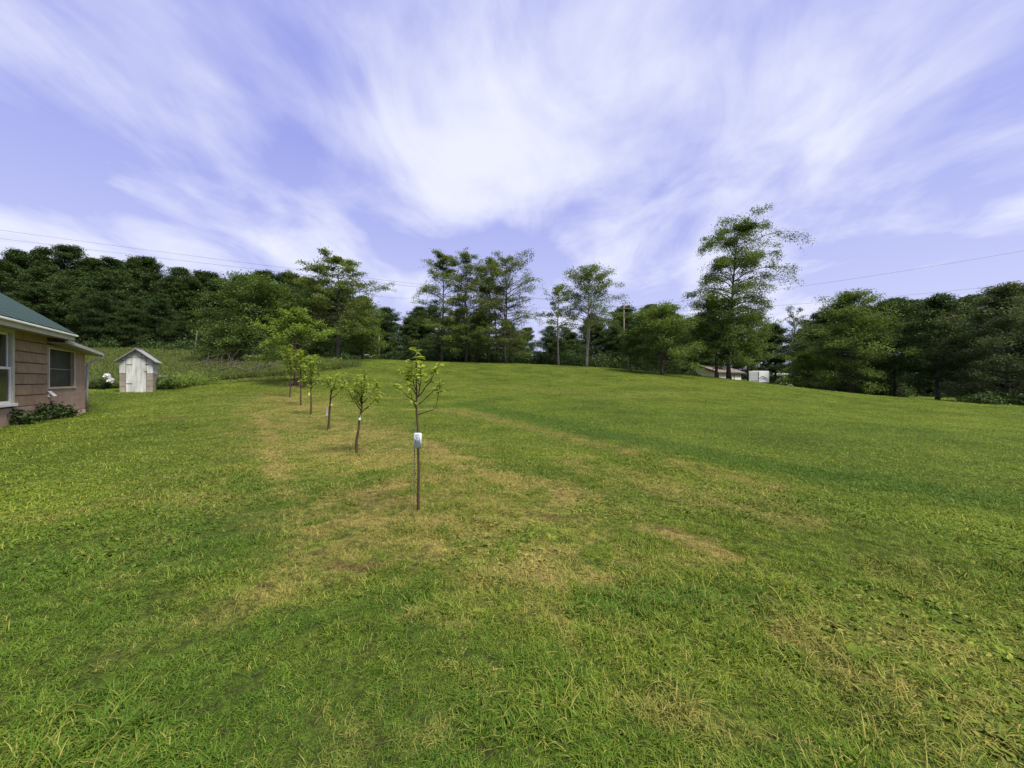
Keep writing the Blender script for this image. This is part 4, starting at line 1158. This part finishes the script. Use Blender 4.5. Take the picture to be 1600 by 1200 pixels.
# ------------------------------------------------------------------ the little white shed
def build_shed():
    x, y = PX(213, 22), 22.0
    z = h1(x, y) - 0.05
    # local x runs along the front (to the right), local -y is the front
    s = thing('outhouse_shed', 'small weathered white shed with block base and gabled tin roof', 'shed', (x, y, z), math.atan2(0.542, 0.84))
    w, d = 0.68, 1.40
    rr = random.Random(2)
    # grey block base, running round
    bh = 0.355; base = MB(); base.box(-w + 0.02, w - 0.02, 0.06, d - 0.02, -0.2, 1.07); b = base.build('block_base', M['mortar'], s)

    def blk(x0, x1, y0, y1, z0, z1):
        MB().box(x0, x1, y0, y1, z0, z1).build('block', M['greyblock'], b, bevel=0.008)
    for r in range(3):
        z0 = r * bh; z1 = z0 + bh - 0.012
        blk(-w, -0.425, 0.0, 0.14, z0, z1)
        for (a, c) in ((0.425, w),): blk(a, c, 0.0, 0.14, z0, z1)
        cuts = [0.142, 0.56, 0.98, d] if r % 2 else [0.142, 0.35, 0.77, 1.18, d]
        for a, c in zip(cuts[:-1], cuts[1:]):
            blk(w - 0.14, w, a, c - 0.008, z0, z1); blk(-w, -w + 0.14, a, c - 0.008, z0, z1)
    # white boarded upper walls: upright boards
    ez, pk = 1.84, 2.42

    def board(nm, x0, x1, y0, y1, z0, za, zb):
        mb = MB()
        mb.v = [(x0, y0, z0), (x1, y0, z0), (x1, y1, z0), (x0, y1, z0), (x0, y0, za), (x1, y0, zb), (x1, y1, zb), (x0, y1, za)]
        mb.f = [(0, 3, 2, 1), (4, 5, 6, 7), (0, 1, 5, 4), (1, 2, 6, 5), (2, 3, 7, 6), (3, 0, 4, 7)]
        return mb.build(nm, M['shedwhite'], s)
    top = lambda xx: ez + (pk - ez) * (1 - abs(xx) / w) - 0.04
    nb = 9; bw = 2 * w / nb
    for i in range(nb):
        x0 = -w + i * bw; x1 = x0 + bw - 0.005
        mid = 0.5 * (x0 + x1)
        z0 = 1.09 if (x1 < -0.42 or x0 > 0.42) else 1.96
        if z0 < 1.5 and x0 < -0.40 < x1: x1 = -0.425
        yy = rr.uniform(-0.004, 0.004)
        if abs(mid) < 0.02:
            board('board', x0, 0, -0.012 + yy, 0.02, z0, top(x0), top(0)); board('board', 0.001, x1, -0.012 + yy, 0.02, z0, top(0), top(x1))
        elif x0 < -0.425 < x1 or x0 < 0.425 < x1:
            c = -0.425 if x0 < -0.425 < x1 else 0.425
            board('board', x0, c - 0.004, -0.012 + yy, 0.02, 1.09 if c < 0 else 1.96, top(x0), top(c))
            board('board', c + 0.004, x1, -0.012 + yy, 0.02, 1.96 if c < 0 else 1.09, top(c), top(x1))
        else:
            board('board', x0, x1, -0.012 + yy, 0.02, z0, top(x0), top(x1))
        board('board', x0, x1, d - 0.02, d, 1.09, top(x0), top(x1))
    for sx in (-1, 1):
        k = 7
        for i in range(k):
            a = 0.022 + (d - 0.044) * i / k; c = 0.022 + (d - 0.044) * (i + 1) / k - 0.005
            lo = 1.09 + rr.uniform(-0.05, 0.02)
            xa, xb = (w - 0.02, w + 0.012) if sx > 0 else (-w - 0.012, -w + 0.02)
            MB().box(xa, xb, a, c, lo, ez - 0.03).build('board', M['shedwhite'], s)
    # door of four planks, hinges, hasp
    door = MB().box(-0.41, 0.41, 0.0, 0.012, 0.02, 1.93).build('door', M['shedwhite'], s)
    pw_ = 0.82 / 4
    for i in range(4):
        lo = 0.01 + rr.uniform(-0.02, 0.03)
        MB().box(-0.41 + i * pw_, -0.41 + (i + 1) * pw_ - 0.004, -0.026 + rr.uniform(-0.003, 0.003), -0.001, lo, 1.94).build('plank', M['shedwhite'], door)
    for zz in (1.55, 0.5):
        MB().box(-0.40, -0.16, -0.036, -0.03, zz, zz + 0.035).build('hinge', M['iron'], door)
    MB().box(0.36, 0.52, -0.04, -0.03, 1.58, 1.615).build('hasp', M['iron'], door)
    MB().box(0.35, 0.45, -0.042, -0.03, 1.18, 1.22).build('latch', M['iron'], door)
    MB().box(-0.43, 0.44, -0.02, -0.013, 1.945, 1.962).build('door_head_gap', M['iron'], s)
    MB().box(-w + 0.06, -w + 0.16, -0.022, -0.017, 1.76, 1.80).build('vent_hole', M['iron'], s)
    # tin roof, two slopes, overhanging
    ov_, fo = 0.18, 0.22
    sl = (pk - ez) / w
    for sx in (-1, 1):
        q = [(0, -fo, pk + 0.02), (sx * (w + ov_), -fo, ez - sl * ov_ + 0.02), (sx * (w + ov_), d + fo, ez - sl * ov_ + 0.02), (0, d + fo, pk + 0.02)]
        o = MB().slab(q, (0, 0, 0.025)).build('roof_sheet', M['tin'], s)
        MB().slab([(0, -fo + 0.01, pk - 0.05), (sx * (w + ov_ - 0.02), -fo + 0.01, ez - sl * ov_ - 0.03), (sx * (w + ov_ - 0.02), -fo + 0.01, ez - sl * ov_ + 0.018), (0, -fo + 0.01, pk + 0.018)], (0, 0.025, 0)).build('rake_board', M['darktrim'], s)
    MB().tube([(0, -fo - 0.01, pk + 0.05), (0, d + fo + 0.01, pk + 0.05)], 0.03, 6).build('ridge_cap', M['tin'], s)
    return s


build_shed()

# peony by the shed with two white blooms
def flower_bush():
    x, y = PX(163, 24.5), 24.5
    t = shrub('flowering_bush', 'low dark bush with two big white blooms by the shed', x, y, 0.75, 0.65, 700, 0.13, 'leaf_wood', 620, 'bush')
    g = np.random.default_rng(5)
    for (px, py, r) in ((167.5, 587.5, 0.15), (173.5, 595, 0.15), (163.5, 588, 0.06)):
        P = g.normal(0, 1, (90, 3)); P /= np.linalg.norm(P, axis=1)[:, None]; P *= r * (0.55 + 0.45 * g.random((90, 1))) * np.array([1, 1, 0.85])
        me = leaves_mesh('bloom', P, r * 1.05, g, 0.6, 0.9)
        o = link('bloom', me, M['petal'], t)
        o.location = (PX(px, 24.2) - x, -0.3, HZ(py, 24.2) - t.location.z)
    return t


flower_bush()
shrub('weed_bush', 'dark low weed bush left of the white-bloomed bush', PX(146, 24.8), 24.8, 0.7, 0.5, 500, 0.12, 'leaf_wood', 621)

# weedy bank with grey boards beside the shed
def bank():
    z0 = h1(PX(262, 24.5), 24.5)
    for i, (pa, pb, py, dz, lab) in enumerate([(247, 277, 588, 0.0, 'top grey board lying along the weedy bank by the shed'), (248, 270, 590.5, 0.0, 'lower dark board tucked under the grey one by the shed')]):
        Z = 24.6; mb = MB(); xa, xb = PX(pa, Z), PX(pb, Z + 0.5)
        zz = HZ(py, Z)
        mb.slab([(xa, Z, zz), (xb, Z + 0.5, zz - 0.02), (xb + 0.05, Z + 0.75, zz - 0.02), (xa + 0.05, Z + 0.25, zz)], (0, 0, 0.05))
        for q in (0.1, 0.85):
            px_ = xa + (xb - xa) * q; pz = Z + 0.12 + 0.5 * q
            mb.box(px_ - 0.05, px_ + 0.05, pz - 0.04, pz + 0.04, h1(px_, pz) - 0.1, zz + 0.01)
        tag(mb.build('board', M['tin' if i == 0 else 'deadwood']), lab, 'board')
    for k, (px, Z, r_, h_, lab) in enumerate([(256, 23.4, 0.9, 0.75, 'green weed clump hugging the shed corner by the boards'), (272, 24.0, 1.2, 0.8, 'green weed clump in front of the grey boards'), (290, 25.0, 1.3, 0.8, 'green weed clump on the bank past the boards'), (310, 26.3, 1.4, 0.7, 'yellowish weed clump where the bank runs out')]):
        shrub('weed_clump', lab, PX(px, Z), Z, r_, h_, 1800, 0.14, ('leaf_mid', 'leaf_light')[k > 0], 640 + k, 'weeds', 0.25)
    # bare soil showing along the bank and round the small tree
    def soil(name, label, pts, w, seed):
        g = np.random.default_rng(seed); P = []
        for _ in range(260):
            i = g.integers(0, len(pts) - 1); t = g.random(); px = pts[i][0] * (1 - t) + pts[i + 1][0] * t; Z = pts[i][1] * (1 - t) + pts[i + 1][1] * t
            xx = PX(px, Z) + g.normal(0, w); zz = Z + g.normal(0, w); P.append((xx, zz, h1(xx, zz) + g.uniform(0, 0.06)))
        me = leaves_mesh(name, np.array(P), 0.15, g, 1.5, 0.8)
        tag(link(name, me, M['soil']), label, 'soil', kind='stuff')
    soil('bank_soil', 'bare crumbly soil showing along the lawn edge bank', [(255, 24.0), (300, 25.4), (330, 27.6), (400, 29.4), (450, 30.4)], 0.28, 9)
    soil('tree_ring_soil', 'bare brown soil ring round the small bright tree', [(455, 27.0), (470, 27.5), (463, 28.1), (455, 27.0)], 0.32, 10)


bank()

# fallen dead limb on the field
def dead_limb(name, label, px0, px1, Z0, Z1, seed, n=11, mat='deadwood'):
    g = np.random.default_rng(seed); mb = MB()
    a = np.array([PX(px0, Z0), Z0]); b = np.array([PX(px1, Z1), Z1]); m = 10
    main = []
    for i in range(m):
        q = a + (b - a) * i / (m - 1) + g.normal(0, 0.10, 2); main.append((q[0], q[1], h1(*q) + 0.50 + 0.25 * math.sin(i * 0.9)))
    main = np.array(main); mb.tube(main, np.linspace(0.055, 0.018, m), 7)
    L_ = np.linalg.norm(b - a)
    for i in range(n):
        s = g.uniform(0.15, 1) * (m - 1); p = np.array([np.interp(s, range(m), main[:, c]) for c in range(3)])
        az = math.atan2(*(b - a)[::-1]) + g.choice([-1, 1]) * g.uniform(0.3, 1.1); e = g.uniform(0.1, 1.0); l2 = g.uniform(0.2, 0.45) * L_
        pts = [p]
        for k in range(5):
            az += g.normal(0, 0.45); e += g.normal(-0.10, 0.25)
            pts.append(pts[-1] + l2 / 5 * np.array([math.cos(az) * math.cos(e), math.sin(az) * math.cos(e), math.sin(e)]))
        mb.tube(pts, np.linspace(0.026, 0.008, 6), 5, False)
    tag(mb.build(name, M[mat], smooth=True), label, 'fallen branch')


dead_limb('fallen_branch', 'long fallen dead branch with bare twigs on the field under the broad tree', 296, 400, 36, 39, 3, 40)
dead_limb('fallen_branch', 'shorter fallen dead branch lying close to the lawn edge', 345, 432, 31.5, 32.5, 4, 24)
dead_limb('fallen_branch', 'pale fallen log lying at the wood edge near the slim pole', 570, 585, 63, 64, 6, 3, 'deadpale')


def simple_pole(name, label, px, Z, py_top, r, mat, lean=0.0, cat='pole'):
    x = PX(px, Z); g0 = h1(x, Z)
    mb = MB(); mb.tube([(x, Z, g0 - 0.3), (x + lean, Z, HZ(py_top, Z))], [r, r * 0.75], 8)
    return tag(mb.build(name, M[mat], smooth=True), label, cat)


simple_pole('slim_pole', 'slim pale bare pole standing alone at the dark wood edge', 592.5, 64, 523, 0.13, 'pole')
simple_pole('dead_stem', 'pale leaning dead stem at the dark edge of the wood', 302.5, 54, 517, 0.08, 'pole', 0.5, 'stem')
shrub('ground_bush', 'low dark bush alone on the lawn beside the tiered tree', PX(543, 44), 44, 1.6, 0.9, 1500, 0.2, 'leaf_wood', 660, 'bush')

# ------------------------------------------------------------------ utility pole and wires
def utility():
    Z = 72; x = PX(975, Z); g0 = h1(x, Z); top = HZ(474, Z)
    t = thing('utility_pole', 'wooden utility pole with a crossarm rising beside the round trees', 'pole', (x, Z, g0))
    MB().tube([(0, 0, -0.5), (0, 0, top - g0)], [0.17, 0.11], 8).build('pole', M['pole'], t, smooth=True)
    zc = HZ(482, Z) - g0
    MB().box(-1.2, 1.2, -0.19, -0.08, zc - 0.07, zc + 0.07).build('crossarm', M['pole'], t)
    for xx in (-1.05, 0.0, 1.05):
        MB().tube([(xx, -0.135, zc + 0.07), (xx, -0.135, zc + 0.24)], [0.06, 0.04], 6).build('insulator', M['galv'], t)
    # line runs from far left past this pole and on to the right
    ends = []

    def wire(label, A, B, sag, r=0.016):
        A, B = np.array(A), np.array(B); n = 40; s = np.linspace(0, 1, n)[:, None]
        P = A + (B - A) * s; P[:, 2] -= (4 * sag * s * (1 - s))[:, 0]
        tag(MB().tube(P, r, 5, False).build('power_line', M['wire'], smooth=True), label, 'wire')

    def P(px, py, Z): return (PX(px, Z), Z, HZ(py, Z))
    c = np.array([x, Z - 0.135, g0])
    wire('upper power line sagging over the wood towards the crossarm pole', P(-160, 337, 60), c + np.array([-1.05, 0, zc + 0.24]), 0.5)
    wire('middle power line running just beneath the upper one over the wood', P(-160, 352, 60), c + np.array([0, 0, zc + 0.24]), 0.6)
    wire('lowest thin wire running over the wood to the crossarm pole', P(-160, 402, 112), c + np.array([0, 0, zc - 0.9]), 0.6, 0.013)
    wire('upper power line climbing from the crossarm pole above the large lawn trees', c + np.array([1.05, 0, zc + 0.24]), P(1760, 362, 56), 0.9)
    wire('lower wire from the crossarm pole passing close over the large lawn trees', c + np.array([0, 0, zc - 0.9]), P(1760, 424, 56), 0.9)
    # poles out of view that carry the ends
    for (px, py, lab) in ((-160, 330, 'utility pole carrying the lines beyond the wood'), (1760, 355, 'utility pole carrying the lines beyond the lawn trees')):
        Zp = 60 if px < 0 else 56
        simple_pole('line_pole', lab, px, Zp, py, 0.2, 'pole')


utility()

# ------------------------------------------------------------------ garage, trailer, gravel
def garage():
    Z = 76.0; cx_ = PX(1121, Z); phi = R(33)
    g0 = h1(cx_, Z) - 0.1
    t = thing('garage', 'low cream garage with brown roof and white doors behind the tallest tree', 'garage', (cx_, Z, g0), phi)
    # local x along the long side, local y across the gable (away to the left); near corner at the origin
    Lg, Wg = 8.9, 7.4
    ez = HZ(581.0, Z) - g0; pk = ez + 1.25
    m = MB(); m.box(0, Lg, 0, Wg, -0.3, ez); m.build('wall', M['cream'], t)
    g = MB(); g.v = [(0.003, 0, ez), (0.003, Wg, ez), (0.003, Wg / 2, pk), (0.2, 0, ez), (0.2, Wg, ez), (0.2, Wg / 2, pk)]
    g.f = [(0, 2, 1), (3, 4, 5), (0, 3, 5, 2), (1, 2, 5, 4), (0, 1, 4, 3)]
    g.build('gable', M['cream'], t)
    sl = (pk - ez) / (Wg / 2)
    for s in (-1, 1):
        y0 = Wg / 2; y1 = Wg / 2 + s * (Wg / 2 + 0.45); ze = pk - sl * (Wg / 2 + 0.45)
        r = MB().slab([(-0.45, y0, pk + 0.05), (Lg + 0.45, y0, pk + 0.05), (Lg + 0.45, y1, ze + 0.05), (-0.45, y1, ze + 0.05)], (0, 0, 0.10)).build('roof_slope', M['shingle'], t)
        MB().slab([(-0.47, y0, pk - 0.17), (-0.47, y1, ze - 0.17), (-0.47, y1, ze + 0.13), (-0.47, y0, pk + 0.13)], (0.04, 0, 0)).build('barge_board', M['darktrim'], t)
        MB().box(-0.45, Lg + 0.45, y1 - 0.03, y1 + 0.03, ze - 0.16, ze + 0.04).build('fascia', M['darktrim'], t)
    xs = [0.25, 3.1, 5.9, 8.7]
    for i in range(3):
        d = MB().box(xs[i] + 0.16, xs[i + 1] - 0.16, -0.05, -0.004, -0.2, ez - 0.35).build('garage_door', M['white'], t)
        for q in range(1, 4):
            zq = -0.2 + (ez + -0.15) * q / 4
            MB().box(xs[i] + 0.16, xs[i + 1] - 0.16, -0.058, -0.051, zq, zq + 0.02).build('panel_joint', M['galv'], d)
    for xx in xs: MB().box(xx - 0.13, xx + 0.13, -0.07, -0.002, -0.2, ez - 0.05).build('post', M['darktrim'], t)


def trailer():
    Z = 73.0; cx_ = PX(1185.5, Z); phi = R(14)
    g0 = h1(cx_, Z)
    t = thing('white_trailer', 'boxy white camping trailer with dark wave stripes beside the garage', 'trailer', (cx_, Z, g0), phi)
    # origin: near vertical edge; the striped face runs right (local x), the plain face runs left and away
    hz = HZ(579.5, Z) - g0; wl = 2.35; fl = 1.75
    b = MB()
    dirl = Vector((-0.92, 0.55, 0)).normalized() * fl
    p0, p1 = Vector((0, 0, 0)), Vector((wl, 0, 0)); p2 = p1 + dirl; p3 = dirl
    q = [p0, p1, p2, p3]
    z0 = 0.62
    b.v = [(p.x, p.y, z0) for p in q] + [(p.x, p.y, hz - 0.08) for p in q] + [((p.x * 0.97 + 0.02), p.y * 0.97 + 0.03, hz) for p in q]
    b.f = [(3, 2, 1, 0), (8, 9, 10, 11)] + [(i, (i + 1) % 4, 4 + (i + 1) % 4, 4 + i) for i in range(4)] + [(4 + i, 4 + (i + 1) % 4, 8 + (i + 1) % 4, 8 + i) for i in range(4)]
    body = b.build('body', M['trailer'], t, bevel=0.03)
    for p in (p0, p1, p3): MB().box(p.x - 0.035, p.x + 0.035, p.y - 0.035, p.y + 0.035, z0 + 0.01, hz - 0.09).build('corner_trim', M['navy' if p is p0 else 'galv'], t)
    MB().box(0.04, wl - 0.04, -0.025, -0.003, z0 + 0.0, z0 + 0.12).build('skirt_band', M['galv'], t)
    # two swelling wave stripes on the end face
    for k, (za, amp, th) in enumerate(((1.25, 0.42, 0.17), (0.95, 0.36, 0.15))):
        n = 16; top_, bot = [], []
        for i in range(n):
            u = i / (n - 1); xx = 0.08 + 0.22 * k + (wl - 0.16 - 0.22 * k) * u
            zc = za + amp * math.sin(math.pi * min(1, u * 1.15) ** 0.8) * (1 if u < 0.5 else 0.75 + 0.25 * math.cos((u - 0.5) * 6))
            hw = th * (0.35 + 0.65 * math.sin(math.pi * min(1, 0.1 + u)) ) * 0.5
            top_.append((xx, zc + hw)); bot.append((xx, zc - hw))
        m = MB()
        for i in range(n - 1):
            m.slab([(bot[i][0], -0.012, bot[i][1]), (bot[i + 1][0], -0.012, bot[i + 1][1]), (top_[i + 1][0], -0.012, top_[i + 1][1]), (top_[i][0], -0.012, top_[i][1])], (0, 0.009, 0))
        m.build('wave_stripe', M['navy'], body)
    for zz in (1.35, 2.0):
        MB().box(0.05, wl - 0.05, -0.006, -0.0005, zz, zz + 0.025).build('seam', M['galv'], body)
        a_, b_ = p0 + dirl * 0.03, p0 + dirl * 0.97
        nn = Vector((-0.513, -0.858, 0)) * 0.006
        MB().slab([a_ + nn + Vector((0, 0, zz)), b_ + nn + Vector((0, 0, zz)), b_ + nn + Vector((0, 0, zz + 0.025)), a_ + nn + Vector((0, 0, zz + 0.025))], -nn * 0.9).build('seam', M['galv'], body)
    a_, b_ = p0 + dirl * 0.1, p0 + dirl * 0.75
    MB().slab([a_ + nn * 2 + Vector((0, 0, 0.72)), b_ + nn * 2 + Vector((0, 0, 0.72)), b_ + nn * 2 + Vector((0, 0, 1.02)), a_ + nn * 2 + Vector((0, 0, 1.02))], -nn * 1.8).build('lower_hatch', M['galv'], body)
    # wheels under the long plain face
    for s in (0.42, 0.66):
        c = dirl * s + Vector((0.10, 0.05, 0.34))
        ax = Vector((0.513, 0.858, 0))
        MB().tube([c - ax * 0.02, c + ax * 0.20], 0.34, 16).build('wheel', M['rubber'], t)
    MB().box(0.5, 0.62, 0.3, 0.42, 0.0, z0).build('jack_leg', M['galv'], t)


def gravel():
    Z = 66.0; x = PX(1225, Z)
    g = np.random.default_rng(4); n, m = 26, 9; V = []; Q = []
    for i in range(m):
        rr = i / (m - 1)
        for k in range(n):
            a = k / n * 6.2832; R_ = 2.0 * rr * (1 + 0.10 * math.sin(3 * a + 1))
            V.append((R_ * math.cos(a), 0.8 * R_ * math.sin(a), 0.98 * (1 - rr ** 1.6) + g.normal(0, 0.03) - 0.1))
    for i in range(m - 1):
        for k in range(n): Q.append((i * n + k, (i + 1) * n + k, (i + 1) * n + (k + 1) % n, i * n + (k + 1) % n))
    o = link('gravel_pile', fast_mesh('gravel_pile', np.array(V), np.array(Q)), M['gravel'], smooth=True)
    o.location = (x, Z, h1(x, Z)); tag(o, 'low pale gravel mound between the trailer and the low bushy tree', 'gravel pile')


garage(); trailer(); gravel()
